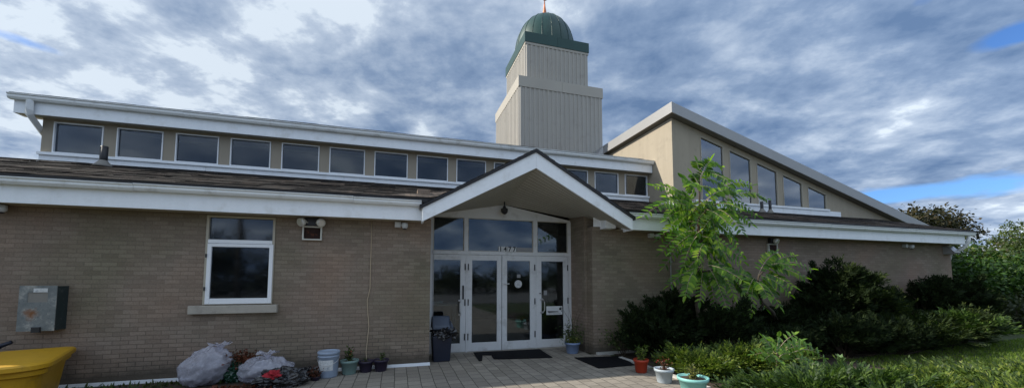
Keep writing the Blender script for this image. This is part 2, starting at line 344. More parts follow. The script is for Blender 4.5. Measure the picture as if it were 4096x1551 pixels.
# ------------------------------------------------------------------ foliage builders
def leaves(C, A, Nn, Lg, W, fold=.15):
    """diamond leaves: base C, axis A, normal N -> verts (n*4), faces"""
    n = len(C); A = A / (np.linalg.norm(A, axis=1, keepdims=True) + 1e-9); B = np.cross(Nn, A); B /= (np.linalg.norm(B, axis=1, keepdims=True) + 1e-9)
    U = np.cross(A, B); Lg = np.broadcast_to(Lg, n)[:, None]; W = np.broadcast_to(W, n)[:, None]
    V = np.stack([C, C + A * Lg * .45 + B * W * .5 + U * W * fold, C + A * Lg, C + A * Lg * .45 - B * W * .5 + U * W * fold], 1).reshape(-1, 3)
    return V, np.arange(n * 4).reshape(n, 4)
def leaflets(C, A, Nn, Lg, W, fold=.18):
    """oval folded leaflets: two quads sharing the midrib"""
    n = len(C); A = A / (np.linalg.norm(A, axis=1, keepdims=True) + 1e-9); B = np.cross(Nn, A); B /= (np.linalg.norm(B, axis=1, keepdims=True) + 1e-9)
    U = np.cross(A, B); Lg = np.broadcast_to(Lg, n)[:, None]; W = np.broadcast_to(W, n)[:, None]
    f = U * W * fold; sag = -U * Lg * .10
    V = np.stack([C, C + A * Lg * .25 + B * W * .5 + f, C + A * Lg * .68 + B * W * .42 + f + sag * .5, C + A * Lg + sag, C + A * Lg * .68 - B * W * .42 + f + sag * .5, C + A * Lg * .25 - B * W * .5 + f], 1).reshape(-1, 3)
    o = np.arange(n)[:, None] * 6
    return V, np.concatenate([o + np.array([0, 1, 2, 3]), o + np.array([0, 3, 4, 5])])
def leaf_obj(name, parts, mats, parent=None, loc=None):
    """parts: list of (V, F, matkey); many faces -> one mesh"""
    Vs = []; Fs = []; Ms = []; o = 0
    for V, Fc, k in parts:
        Vs.append(V); Fs.append(Fc + o); Ms.append(np.full(len(Fc), mats.index(k))); o += len(V)
    V = np.concatenate(Vs); Fc = np.concatenate(Fs); Mi = np.concatenate(Ms)
    off = OFF[parent.name] if parent is not None else np.array(loc if loc is not None else (V[:, 0].mean(), V[:, 1].mean(), V[:, 2].min()))
    me = bpy.data.meshes.new(name); me.vertices.add(len(V)); me.vertices.foreach_set('co', (V - off).astype(np.float32).ravel())
    me.loops.add(Fc.size); me.loops.foreach_set('vertex_index', Fc.astype(np.int32).ravel())
    me.polygons.add(len(Fc)); me.polygons.foreach_set('loop_start', np.arange(0, Fc.size, 4, dtype=np.int32)); me.polygons.foreach_set('loop_total', np.full(len(Fc), 4, np.int32))
    for k in mats: me.materials.append(M[k])
    me.polygons.foreach_set('material_index', Mi.astype(np.int32)); me.update(calc_edges=True); me.validate()
    return link(name, me, parent, off)
def rdir(n):
    v = rng.normal(size=(n, 3)); return v / np.linalg.norm(v, axis=1, keepdims=True)
def lump(d, seed, amp):
    """cheap lumpy radius field on directions d"""
    r = np.random.default_rng(seed); out = np.ones(len(d))
    for k in range(7):
        ax = r.normal(size=3) * (1.5 + k * .8); out += amp / (1 + .35 * k) * np.sin(d @ ax + r.uniform(0, 6.28))
    return out
def sprays(ells, n, per, L, W, mat, seed, amp=.14, up=.35, flat=.0, shell=.35, spray_len=.16, fan=16, gap=.09):
    """conifer foliage: boughs reaching out to lumpy ellipsoids, each bough carrying a fan of sprays, each spray a flattened twig with leaflets both sides"""
    parts = []
    tot = sum(e[3] * e[4] + e[4] * e[5] + e[3] * e[5] for e in ells)
    for j, e in enumerate(ells):
        c = np.array(e[:3]); r = np.array(e[3:6]); nb = max(6, int(n / fan * (r[0] * r[1] + r[1] * r[2] + r[0] * r[2]) / tot))
        d = rdir(nb); d[:, 2] = np.where(d[:, 2] < -.25, -d[:, 2], d[:, 2])
        rad = lump(d, seed * 13 + j, amp) * (1 - shell * rng.random(nb) ** 1.7) * rng.uniform(.9, 1.12, nb)
        tip = np.repeat(c + d * r * rad[:, None], fan, 0); k = nb * fan
        bx = d * np.array([1, 1, .55]) + np.array([0, 0, up]); bx /= np.linalg.norm(bx, axis=1, keepdims=True); bx = np.repeat(bx, fan, 0)
        sx = np.cross(bx, np.array([0, 0, 1.])); sx /= (np.linalg.norm(sx, axis=1, keepdims=True) + 1e-6)
        tt = rng.random((k, 1)); ww = rng.normal(size=(k, 1))
        p = tip - bx * tt * spray_len * 2.0 + sx * ww * gap * (.35 + tt) + rng.normal(size=(k, 3)) * gap * .28
        p[:, 2] = np.maximum(p[:, 2], .02)
        ax = bx + sx * ww * .45 + rng.normal(size=(k, 3)) * .22; ax /= np.linalg.norm(ax, axis=1, keepdims=True)
        nr = np.cross(ax, rng.normal(size=(k, 3)) + np.array([0, 0, flat * 3])) if not flat else np.cross(sx, ax) + rng.normal(size=(k, 3)) * .3
        nr /= np.linalg.norm(nr, axis=1, keepdims=True)
        sd = np.cross(nr, ax); sl = spray_len * rng.uniform(.6, 1.35, k)
        for q in range(per):
            t = (q // 2 + .4) / (per / 2); sg = 1 if q % 2 else -1
            C = p + ax * (sl * t)[:, None]; A = ax * (.75 + .3 * t) + sd * sg * (.75 - .35 * t) + rng.normal(size=(k, 3)) * .16
            V, Fc = leaves(C, A, nr + rng.normal(size=(k, 3)) * .3, L * rng.uniform(.7, 1.25, k) * (1.15 - .4 * t), W * rng.uniform(.8, 1.2, k)); parts.append((V, Fc, mat))
    return parts
def clump_leaves(ells, n, L, W, mat, seed, amp=.2, shell=.5, clump=.28, per=14, droop=.2):
    """broadleaf crown: leaf clumps spread through lumpy ellipsoids"""
    parts = []; tot = sum(e[3] * e[4] * e[5] for e in ells)
    for j, e in enumerate(ells):
        c = np.array(e[:3]); r = np.array(e[3:6]); k = max(4, int(n / per * (r[0] * r[1] * r[2]) / tot))
        d = rdir(k); rad = lump(d, seed * 17 + j, amp) * (1 - shell * rng.random(k) ** 1.6); p = c + d * r * rad[:, None]
        P = np.repeat(p, per, 0) + rng.normal(size=(k * per, 3)) * clump * .55; P[:, 2] = np.maximum(P[:, 2], .03)
        D = np.repeat(d, per, 0); A = D * .5 + rng.normal(size=P.shape) * .6 - np.array([0, 0, droop]); Nn = D * .5 + np.array([0, 0, .7]) + rng.normal(size=P.shape) * .5
        parts.append((*leaves(P, A, Nn, L * rng.uniform(.6, 1.3, len(P)), W * rng.uniform(.6, 1.3, len(P))), mat))
    return parts
def blob_core(ells, shrink, mat, name, parent, seed):
    """tangle of bare twigs inside a shrub: many thin stems rising from the base into the crown"""
    mb = MB(); r = random.Random(seed)
    for e in ells:
        c = np.array(e[:3]); R = np.array(e[3:6])
        for k in range(16):
            d = rdir(1)[0]; d[2] = abs(d[2]); tip = c + d * R * shrink; b = np.array([c[0] + d[0] * .15 * R[0], c[1] + d[1] * .15 * R[1], 0])
            mid = (b + tip) / 2 + rng.normal(size=3) * .06; mb.tube([b, mid, tip], [.022, .014, .004], 5)
    for a_, b_ in zip(ells[:-1], ells[1:]): mb.tube([(a_[0], a_[1], .02), ((a_[0] + b_[0]) / 2, (a_[1] + b_[1]) / 2, .03), (b_[0], b_[1], .02)], .02, 5)
    return mb.build(name, mat, parent)

# ================================================================== SETTING
mb = MB(); mb.add([(-400, -400, -.02), (400, -400, -.02), (400, 600, -.02), (-400, 600, -.02)], [(0, 1, 2, 3)])
props(mb.build('ground', 'turf', loc=(0, 0, -.02)), 'green turf ground around the building', None, None, 'structure')
mb = MB(); mb.add([(-1.75, 6.0, -.004), (-1.75, 7.45, -.004), (-9.6, 7.45, -.004), (-9.6, 4.0, -.004), (-2.1, 4.0, -.004)], [(4, 3, 2, 1, 0)])
mb.add([(4.5, -2, -.004), (8.5, 1.5, -.004), (10.5, 4.6, -.004), (12.5, 5.3, -.004), (14.8, 6.2, -.004), (15.2, 7.45, -.004), (4.5, 7.45, -.004)], [(0, 1, 2, 3, 4, 5, 6)])
props(mb.build('planting_bed', 'soil', loc=(0, 0, -.004)), 'dark mulch beds along the brick wall', None, None, 'structure')
mb = MB(); mb.add([(-1.45, 7.45, 0), (-1.6, 6.4, 0), (-2.3, 5.0, 0), (-4.5, -9, 0), (4.35, -9, 0), (4.35, 7.45, 0), (4.0, 7.45, 0), (4.0, 8.36, 0), (.62, 8.36, 0), (.62, 7.45, 0)], [tuple(range(10))])
props(mb.build('paver_path', 'paver', loc=(0, 0, 0)), 'beige concrete paver forecourt leading to the doors', None, None, 'structure')
mb = MB(); mb.add([(-60, -60, .004), (60, -60, .004), (60, -8.5, .004), (-60, -8.5, .004)], [(0, 1, 2, 3)])
M['asphalt'] = plain('asphalt', (.13, .128, .122), .9, .2, 2, 60, .4)
props(mb.build('parking_lot', 'asphalt', loc=(0, -30, .004)), 'grey asphalt lot in front of the building', None, None, 'structure')
mb = MB(); mb.box(4.35, 4.43, 4.6, 6.9, -.05, .035); mb.box(4.12, 6.3, 7.36, 7.418, -.05, .045)
props(mb.build('edging_strip', 'curb'), 'pale edging strip between pavers and shrub bed', 'edging', None)

# ================================================================== BUILDING
D, DB = 7.42, 7.67
B = empty('mosque_building', (4, 10, 0), 'beige brick mosque with clerestory windows, gabled white porch and green domed tower', 'building')
# --- brick walls
mb = MB()
wall_holes(mb, -9.6, .60, 0, 2.76, D, DB, [(-3.04, -2.035, 1.185, 2.665)])
wall_holes(mb, 4.06, 16.62, 0, 2.76, D, DB, [])
mb.box(.35, .598, DB, 8.46, 0, 3.4); mb.box(4.0, 4.25, DB, 8.46, 0, 3.4)       # returns of the porch recess
mb.box(16.37, 16.62, DB, 22, 0, 2.76); mb.box(-9.6, -9.35, DB, 22, 0, 2.76); mb.box(-9.35, 16.37, 21.75, 22, 0, 2.76)
mb.build('brick_wall', 'brick', B)
mb = MB(); mb.box(-9.6, .615, 7.385, 7.418, .0, .05); mb.build('base_flashing', 'white', B)
# --- interior shell seen through the glass
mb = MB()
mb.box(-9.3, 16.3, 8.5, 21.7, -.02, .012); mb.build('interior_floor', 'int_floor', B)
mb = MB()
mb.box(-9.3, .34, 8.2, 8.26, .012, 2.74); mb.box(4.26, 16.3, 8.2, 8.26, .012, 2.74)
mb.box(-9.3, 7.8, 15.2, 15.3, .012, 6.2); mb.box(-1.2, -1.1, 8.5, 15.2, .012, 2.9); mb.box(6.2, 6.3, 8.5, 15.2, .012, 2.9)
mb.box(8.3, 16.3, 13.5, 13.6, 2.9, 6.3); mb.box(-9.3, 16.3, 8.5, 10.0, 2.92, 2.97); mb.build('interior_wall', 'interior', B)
# --- lower shingle roof, laid in courses that step up the slope
def courses(mb, x0, x1, y0, z0, y1, z1, n, lip=.007):
    for i in range(n):
        ta, tb = i / n, (i + 1) / n; ya, yb = y0 + (y1 - y0) * ta, y0 + (y1 - y0) * tb; za, zb = z0 + (z1 - z0) * ta, z0 + (z1 - z0) * tb
        xs = np.linspace(x0, x1, int((x1 - x0) / .55) + 2); jz = rng.uniform(-.004, .005, len(xs)); jy = rng.uniform(-.008, .008, len(xs))
        for k in range(len(xs) - 1):
            a, b = xs[k], xs[k + 1]
            mb.add([(a, ya + jy[k], za - .003), (b, ya + jy[k], za - .003), (b, ya + jy[k], za + lip + jz[k]), (a, ya + jy[k], za + lip + jz[k]), (b, yb + .01, zb + .003), (a, yb + .01, zb + .003)], [(0, 1, 2, 3), (3, 2, 4, 5)])
mb = MB(); S = .30; ROOFZ = lambda y: 3.075 + S * (y - 6.97)
courses(mb, -9.9, 1.0, 6.97, 3.075, 10.72, ROOFZ(10.72), 27)
courses(mb, 1.0, 4.1, 8.3, ROOFZ(8.3), 10.72, ROOFZ(10.72), 17)
courses(mb, 4.1, 7.9, 6.97, 3.075, 10.72, ROOFZ(10.72), 27)
courses(mb, 7.9, 16.95, 6.97, 3.075, 9.52, ROOFZ(9.52), 18)
mb.build('shingle_roof', 'shingle', B)
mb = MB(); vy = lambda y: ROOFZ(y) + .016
mb.add([(-.22, 6.975, vy(6.975)), (.5, 6.975, vy(6.975)), (2.3, 9.9, vy(9.9)), (1.75, 9.9, vy(9.9)), (-.22, 6.975, vy(6.975) - .014), (.5, 6.975, vy(6.975) - .014)], [(0, 1, 2, 3), (4, 5, 1, 0)]); mb.build('sunlit_valley_shingles', 'shingle_side', B)  # lighter shingle patch, its sunlit look is put into the colour
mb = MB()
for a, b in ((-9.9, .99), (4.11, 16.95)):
    mb.prism([(6.972, 2.99), (6.972, 3.071), (8.3, 3.068 + S * 1.325), (8.3, 2.995 + S * 1.325)], 'x', a, b)  # tall black front face stands in for the shade above the gutter
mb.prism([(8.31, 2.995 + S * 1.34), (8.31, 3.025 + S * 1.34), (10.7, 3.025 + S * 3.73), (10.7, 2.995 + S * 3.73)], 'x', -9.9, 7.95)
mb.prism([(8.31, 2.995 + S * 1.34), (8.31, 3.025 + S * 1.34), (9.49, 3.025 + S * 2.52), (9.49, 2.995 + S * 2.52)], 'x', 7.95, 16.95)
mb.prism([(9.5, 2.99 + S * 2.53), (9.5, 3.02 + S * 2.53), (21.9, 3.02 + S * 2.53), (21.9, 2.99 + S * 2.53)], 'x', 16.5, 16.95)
mb.build('roof_deck_and_eave_shade', 'black', B)
# --- lower fascia, soffit, gutter
mb = MB()
for a, b in ((-9.9, .43), (4.60, 16.6)):
    mb.box(a, b, 7.07, 7.11, 2.675, 2.99)
mb.box(16.56, 16.6, 7.11, 7.419, 2.675, 2.99)
mb.build('fascia_board', 'white', B)
mb = MB()
for a, b in ((-9.9, .43), (4.65, 16.55)): mb.box(a, b, 7.112, 7.418, 2.69, 2.71)
mb.build('eave_soffit', 'tan', B)
for a, b in ((-9.9, .39), (4.64, 16.93)):
    mb = MB()
    for s0 in np.arange(a, b, 3.05):
        s1 = min(s0 + 3.045, b); dz = random.uniform(-.006, .006)
        mb.prism([(7.068, 2.93 + dz), (6.99, 2.93 + dz), (6.965, 2.965 + dz), (6.965, 3.0 + dz), (6.945, 3.015 + dz), (6.945, 3.028 + dz), (6.975, 3.02 + dz), (7.068, 3.0 + dz)], 'x', s0, s1)
    mb.build('gutter', 'gutter', B)
# right-hand downspout elbow under the gutter end
mb = MB(); mb.tube([(16.72, 7.03, 2.94), (16.72, 7.06, 2.72), (16.70, 7.18, 2.55), (16.68, 7.36, 2.46), (16.68, 7.44, 2.42), (16.68, 7.5, 2.2), (16.68, 7.5, .1)], .05, 8)
mb.build('downspout', 'gutter', B, True)
# --- clerestory
C0, C1 = 10.70, 10.85
wx = [-.683 * C0 + .1035 * C0 * k for k in range(14)]; ww = .0815 * C0; WZ0, WZ1 = 4.365, 5.06
mb = MB(); wall_holes(mb, -7.5, 8.0, 4.10, 5.12, C0, C1, [(x, x + ww, WZ0, WZ1) for x in wx]); mb.box(-7.5, -7.3, C1, 21, 2.7, 5.12); mb.prism([(10.86, 5.121), (21, 5.121), (16, 6.45)], 'x', -7.5, -7.3); mb.build('clerestory_wall', 'stucco_pier', B)
for i, x in enumerate(wx):
    f = MB().frame(x + .003, x + ww - .003, WZ0 + .002, WZ1 - .002, .022, C0 - .015, C0 + .06).build('clerestory_window', 'vinyl', B)
    MB().box(x + .026, x + ww - .026, C0 + .03, C0 + .038, WZ0 + .025, WZ1 - .025).build('glass', 'glass', f)
mb = MB(); mb.box(-7.52, 7.99, C0 - .07, C0 - .022, 4.30, 4.36); mb.build('window_ledge', 'white', B)
mb = MB()
for s0 in np.arange(-7.5, 7.9, 3.05):
    mb.box(s0, min(s0 + 3.043, 7.985), C0 - .03, C0 - .003, 4.07, 4.298)
mb.build('wall_flashing', 'white', B)
# upper roof
mb = MB(); E0 = 10.45
mb.box(-7.81, 7.985, E0, E0 + .04, 5.105, 5.40); mb.box(-7.81, -7.77, E0 + .04, 10.695, 5.105, 5.40)
mb.prism([(10.70, 5.105), (10.70, 5.46), (16, 6.83), (16, 6.47)], 'x', -7.81, -7.77)
mb.build('upper_fascia', 'white', B)
mb = MB(); mb.box(-7.768, 7.98, E0 + .042, C0 - .002, 5.115, 5.135); mb.prism([(10.705, 5.122), (10.705, 5.14), (16, 6.5), (16, 6.48)], 'x', -7.768, 7.78); mb.build('upper_soffit', 'tan', B)
mb = MB()
for s0 in np.arange(-7.86, 7.98, 3.05):
    dz = random.uniform(-.007, .007)
    mb.prism([(10.448, 5.37 + dz), (10.37, 5.37 + dz), (10.345, 5.41 + dz), (10.345, 5.455 + dz), (10.325, 5.47 + dz), (10.325, 5.485 + dz), (10.355, 5.475 + dz), (10.448, 5.455 + dz)], 'x', s0, min(s0 + 3.045, 7.985))
mb.build('upper_gutter', 'gutter', B)
mb = MB(); courses(mb, -7.84, 7.6, 10.36, 5.50, 16.0, 6.92, 34); courses_b = mb.build('upper_shingle_roof', 'shingle', B)
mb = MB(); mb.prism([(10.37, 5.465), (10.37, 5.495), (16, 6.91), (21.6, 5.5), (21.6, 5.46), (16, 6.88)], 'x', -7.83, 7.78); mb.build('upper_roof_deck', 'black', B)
# left-hand downspout of the upper roof, returning to the wall
mb = MB()
def rect_tube(mb, path, hw):
    mb.tube(path, hw * 1.25, 4)
rect_tube(mb, [(-7.52, 10.39, 5.37), (-7.52, 10.39, 5.17), (-7.53, 10.41, 5.09), (-7.56, 10.80, 4.83), (-7.57, 11.0, 4.70), (-7.57, 11.04, 4.2)], .055)
mb.build('downspout', 'gutter', B)
# --- vent pipes on the roofs
def vent(x, y, h, r=.045):
    z = ROOFZ(y); mb = MB(); mb.lathe([(r * 1.05, -.03), (r, h), (r * .75, h), (r * .75, h - .04)], (x, y, z), 14); o = mb.build('vent_pipe', 'dark', B, True)
    MB().lathe([(r * 2.7, -.02), (r * 2.3, .02), (r * 1.25, .10), (r * 1.1, .12)], (x, y, z), 14).build('flashing_boot', 'soffitdark' if y < 10 else 'silver', o, True)
vent(-5.93, 9.9, .42, .062); vent(11.0, 9.1, .34); vent(11.28, 9.05, .40, .04)
# --- tall sloping hall (right)
Yf, X0 = 9.5, 8.0
sof = lambda x: 6.59 - .279 * (x - 7.94)
pitch, w5 = .119 * Yf, .0945 * Yf
hx = [.9551 * Yf - .01 + pitch * k for k in range(5)]
SILL = 4.065
mb = MB(); yb = Yf + .2; top = lambda x: sof(x) - .17
def piece(xa, xb, z0, zt=sof): mb.prism([(xa, z0), (xb, z0), (xb, zt(xb)), (xa, zt(xa))], 'y', Yf, yb)
piece(X0, hx[0], 2.75)
for k in range(5):
    if k: mb.prism([(hx[k - 1] + w5, SILL), (hx[k], SILL), (hx[k], top(hx[k])), (hx[k - 1] + w5, top(hx[k - 1] + w5))], 'y', Yf, yb)
mb.prism([(hx[0], top(hx[0])), (hx[4] + w5, top(hx[4] + w5)), (hx[4] + w5, sof(hx[4] + w5)), (hx[0], sof(hx[0]))], 'y', Yf, yb)
mb.box(hx[0], hx[4] + w5, Yf, yb, 2.75, SILL)
piece(hx[4] + w5, 20.4, 0)
mb.build('hall_front_wall', 'stucco_front' if 'stucco_front' in M else 'stucco', B)
mb = MB(); mb.box(X0, X0 + .2, yb, 13.88, 2.75, sof(X0) - .002); mb.prism([(X0 + .2, 2.75), (20.4, 0), (20.4, sof(20.4)), (X0 + .2, sof(X0 + .2))], 'y', 13.68, 13.88); mb.box(20.2, 20.4, yb, 13.68, 0, sof(20.4)); mb.build('hall_side_wall', 'stucco', B)
for k, x in enumerate(hx):
    mb = MB(); a, b = x + .003, x + w5 - .003; w = .018; y0, y1 = Yf - .015, Yf + .07
    ta, tb = top(a) - .003, top(b) - .003
    mb.box(a, a + w, y0, y1, SILL + .002, top(a + w) - .003); mb.box(b - w, b, y0, y1, SILL + .002, tb); mb.box(a + w, b - w, y0, y1, SILL + .002, SILL + w)
    mb.prism([(a + w, top(a + w) - .003 - w), (b - w, top(b - w) - .003 - w), (b - w, top(b - w) - .003), (a + w, top(a + w) - .003)], 'y', y0, y1)
    f = mb.build('hall_window', 'tan', B)
    MB().prism([(a + w + .001, SILL + w + .001), (b - w - .001, SILL + w + .001), (b - w - .001, top(b - w) - .005 - w), (a + w + .001, top(a + w) - .005 - w)], 'y', Yf + .03, Yf + .038).build('glass', 'hallglass', f)
mb = MB(); mb.box(8.75, 14.55, Yf - .06, Yf - .017, 4.0, 4.062); mb.build('window_ledge', 'white', B)
mb = MB(); mb.box(8.0, 11.5, Yf - .03, Yf - .003, ROOFZ(9.45), 3.998); mb.box(11.505, 15.12, Yf - .03, Yf - .003, ROOFZ(9.45), 3.998); mb.box(7.97, 8.0, 9.48, 10.66, ROOFZ(9.3) - .02, 4.02); mb.build('wall_flashing', 'white', B)
# roof of the hall: sloping metal-edged slab
YR, XL, XE = 9.245, 7.81, 20.9
rt = lambda x: 6.95 - .279 * (x - 7.81); rb_ = lambda x: sof(x) + .03
mb = MB(); mb.prism([(XL, rb_(XL) - .03), (XE, rb_(XE) - .03), (XE, rt(XE)), (XL, rt(XL))], 'y', YR, YR + .04); mb.box(XL, XL + .04, YR + .04, 13.94, rb_(XL) - .03, rt(XL)); mb.build('hall_roof_fascia', 'greymetal', B)
mb = MB(); mb.prism([(XL + .05, rt(XL) - .06), (XE, rt(XE) - .06), (XE, rt(XE) - .01), (XL + .05, rt(XL) - .01)], 'y', YR + .05, 13.94); mb.build('hall_roof', 'greymetal', B)
mb = MB(); mb.prism([(XL + .045, rb_(XL) - .015), (XE, rb_(XE) - .015), (XE, rb_(XE) + .01), (XL + .045, rb_(XL) + .01)], 'y', YR + .045, 13.93); mb.build('hall_soffit', 'soffitdark', B)
mb = MB(); mb.add([(7.45, 13.6, 6.30), (7.80, 13.2, 6.93), (7.80, 13.2, 6.5), (7.80, 13.95, 6.93), (7.45, 13.95, 6.3)], [(0, 2, 1), (0, 1, 3, 4)]); mb.build('roof_cricket', 'greymetal', B)
# lamps and slim braces inside the hall
for (x, y, s_) in ((9.95, 10.25, .32), (14.75, 10.6, .28), (12.6, 12.3, .3)):
    z = rb_(x) - .05; MB().prism([(x - s_, z + .279 * s_), (x + s_, z - .279 * s_), (x + s_, z - .279 * s_ + .03), (x - s_, z + .279 * s_ + .03)], 'y', y - .3, y + .3).build('ceiling_light', 'lightpanel', B)
for k, (xa, za, xb, zb) in enumerate([(9.6, 4.1, 10.4, 5.6), (10.75, 4.1, 11.9, 5.35), (12.0, 4.1, 13.0, 5.05), (13.2, 4.1, 14.2, 4.8), (14.2, 4.1, 15.0, 4.6)]):
    MB().tube([(xa, 10.0, za), (xb, 10.0, zb)], .018, 6).build('brace', 'camwhite', B)

# --- tower
TY, TW, TX, TZ = 14.0, 3.72, 4.515, 9.74
tw = MB(); tw.box(TX, TX + TW, TY, TY + TW, 5.2, TZ - .02); tw = tw.build('tower', 'panel', B)
UX, UW = TX + TW / 2 - 2.87 / 2, 2.87; UY = TY + TW / 2 - UW / 2; UZ = 11.95
MB().box(UX, UX + UW, UY, UY + UW, TZ - .02, UZ - .02).build('upper_stage', 'panel', tw)
def ribs(x, y, w, z0, z1, n, name):
    mb = MB(); st = w / n; pr = [(0, 0), (.018, .016), (.07, .016), (.09, 0)]
    for k in range(n):
        u = k * st + random.uniform(-.006, .006); d = .032
        for side in (0, 1):
            uu = u + .02; wd = st * .42
            if side == 0: mb.prism([(x + uu, y - .0005), (x + uu + .02, y - d), (x + uu + wd, y - d), (x + uu + wd + .02, y - .0005)], 'z', z0, z1)
            else: mb.prism([(x - .0005, y + uu), (x - d, y + uu + .02), (x - d, y + uu + wd), (x - .0005, y + uu + wd + .02)], 'z', z0, z1)
    mb.build(name, 'panel', tw)
ribs(TX, TY, TW, 5.2, 9.31, 19, 'ribbed_cladding'); ribs(UX, UY, UW, TZ, 11.41, 15, 'ribbed_cladding')
def ring(x, y, w, z0, z1, t, name, mat, cap=False):
    mb = MB(); mb.box(x - t, x + w / 2 - .004, y - t, y, z0, z1); mb.box(x + w / 2 + .004, x + w + t, y - t, y, z0, z1); mb.box(x - t, x, y, y + w, z0, z1); mb.box(x + w, x + w + t, y, y + w, z0, z1); mb.box(x - t, x + w + t, y + w, y + w + t, z0, z1)
    mb.build(name, mat, tw)
ring(TX, TY, TW, 9.32, TZ, .035, 'stage_flashing', 'panelband'); ring(UX, UY, UW, 11.42, 11.515, .03, 'stage_flashing', 'panelband')
MB().box(TX - .034, TX + TW + .034, TY - .034, TY + TW + .034, TZ + .001, TZ + .02).build('stage_cap', 'panelband', tw)
ring(UX, UY, UW, 11.52, UZ, .05, 'green_parapet', 'green')
DX, DY = TX + TW / 2, TY + TW / 2; DR = 1.40; DZ = 11.75; DH = 2.07
def dome_r(t): return DR * math.cos(t * math.pi / 2) ** .92
prof = [(DR * 1.0, 0)] + [(max(.03, dome_r(t)), .2 + (DH - .2) * math.sin(t * math.pi / 2) ** 1.02) for t in np.linspace(0, 1, 22)]
dm = MB().lathe(prof, (DX, DY, DZ), 60).build('dome', 'green', tw, True)
mb = MB()
for k in range(20):
    a = 2 * math.pi * (k + .5) / 20; mb.tube([(DX + (r + .006) * math.cos(a), DY + (r + .006) * math.sin(a), DZ + z) for r, z in prof[1:-1]], .012, 5)
mb.build('standing_seam', 'green', tw, True)
fz = DZ + DH - .03
MB().lathe([(.18, -.02), (.16, .05), (.12, .10), (.095, .25), (.075, .40), (.055, .52), (.034, .66), (.02, .93)], (DX, DY, fz), 16).build('finial', 'copper', tw, True)
mb = MB(); mb.tube([(DX + .13 * math.cos(a), DY, fz + 1.06 + .13 * math.sin(a)) for a in np.linspace(math.radians(115), math.radians(425), 22)], [.012 + .014 * math.sin(math.pi * k / 21) for k in range(22)], 6)
mb.build('crescent', 'copper', tw, True)

# --- porch gable
G = 6.75; AX = 2.52; TLx, TRx = .395, 4.645
mb = MB(); t0, t1, a0, a1 = 2.615, 2.85, 3.742, 4.05
mb.prism([(TLx, t0), (AX, a0), (AX, a1), (TLx, t1)], 'y', G, G + .045); mb.prism([(AX + .004, a0), (TRx, t0), (TRx, t1), (AX + .004, a1)], 'y', G, G + .045)
mb.box(TLx, TLx + .03, G + .045, 7.066, t0, t1 - .0); mb.box(TRx - .03, TRx, G + .045, 7.066, t0, t1)
mb.build('porch_bargeboard', 'white', B)
def slab(xa, za, xb, zb, y0, y1, th):
    mb.prism([(xa, za), (xb, zb), (xb, zb + th), (xa, za + th)], 'y', y0, y1)
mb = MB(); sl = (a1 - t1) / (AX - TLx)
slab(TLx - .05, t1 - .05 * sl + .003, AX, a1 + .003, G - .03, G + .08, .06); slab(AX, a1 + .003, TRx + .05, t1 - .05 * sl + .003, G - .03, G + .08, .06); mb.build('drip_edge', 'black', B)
mb = MB(); n = 17
for sgn in (-1, 1):
    for i in range(n):
        ta, tb = i / n, (i + 1) / n; xe = (AX - (TLx - .05)); 
        xa, xb = AX + sgn * xe * (1 - ta), AX + sgn * xe * (1 - tb); za, zb = t1 - .05 * sl + (a1 - t1 + .05 * sl) * ta + .066, t1 - .05 * sl + (a1 - t1 + .05 * sl) * tb + .066
        mb.add([(xa, G - .028, za - .01), (xa, 10.6, za - .01), (xa, 10.6, za + .012), (xa, G - .028, za + .012), (xb, 10.6, zb + .002), (xb, G - .028, zb + .002)], [(0, 1, 2, 3), (3, 2, 4, 5)])
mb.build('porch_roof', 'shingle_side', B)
# vaulted plank ceiling: steep at the front edge, shallow at the door wall
mb = MB(); ny, nx = 14, 10; yB, pkx, pkz, lz = 8.36, 2.33, 3.31, 2.99
for sgn in (-1, 1):
    xo_f = TLx + .03 if sgn < 0 else TRx - .03; xo_b = .60 if sgn < 0 else 4.6; lzz = lz if sgn < 0 else 2.985
    vs = []; fs = []
    for i in range(ny + 1):
        t = i / ny; y = G + .046 + (yB - G - .046) * t; px_, pz_ = AX + (pkx - AX) * t, a0 + .012 + (pkz - a0) * t; ex, ez = xo_f + (xo_b - xo_f) * t, t0 + .01 + (lzz - t0) * t
        for j in range(nx + 1): u = j / nx; vs.append((px_ + (ex - px_) * u, y, pz_ + (ez - pz_) * u))
    for i in range(ny):
        for j in range(nx): k = i * (nx + 1) + j; fs.append((k, k + 1, k + nx + 2, k + nx + 1))
    mb.add(vs, fs)
mb.build('porch_ceiling', 'soffit', B)
mb = MB(); mb.box(4.26, 4.50, 7.16, 7.41, 2.70, 2.93); mb.box(4.1, 4.64, 7.415, 7.419, 2.76, 3.3); mb.build('beam_box', 'white', B)
# --- entrance screen: door wall
Y0, Y1 = 8.37, 8.45
mb = MB()
mb.prism([(.60, 2.98), (4.0, 2.98), (4.0, 3.02), (2.33, 3.32), (.60, 3.02)], 'y', Y0, Y1)
mb.box(.60, .73, Y0, Y1, 0.02, 2.98); mb.box(3.925, 4.0, Y0 - .02, Y1, .02, 2.98)
mb.box(1.405, 1.492, Y0 - .02, Y1, 2.235, 2.98); mb.box(3.037, 3.138, Y0 - .02, Y1, 2.235, 2.98)
mb.box(.73, 3.925, Y0 - .021, Y1, 2.155, 2.233); mb.box(1.452, 1.488, Y0 - .022, Y1, .02, 2.153); mb.box(3.080, 3.108, Y0 - .012, Y1, .02, 2.153)
mb.build('entrance_frame', 'doorframe', B)
mb = MB(); mb.box(.6, 4.0, 8.36, 8.5, -.05, .022); mb.build('threshold', 'sillstone', B)
for x0, x1 in ((.731, 1.404), (1.493, 3.036), (3.139, 3.924)):
    f = MB().frame(x0, x1, 2.234, 2.979, .014, Y0 + .005, Y0 + .05).build('transom_window', 'tan', B)
    MB().box(x0 + .015, x1 - .015, Y0 + .02, Y0 + .028, 2.249, 2.964).build('glass', 'doorglass', f)
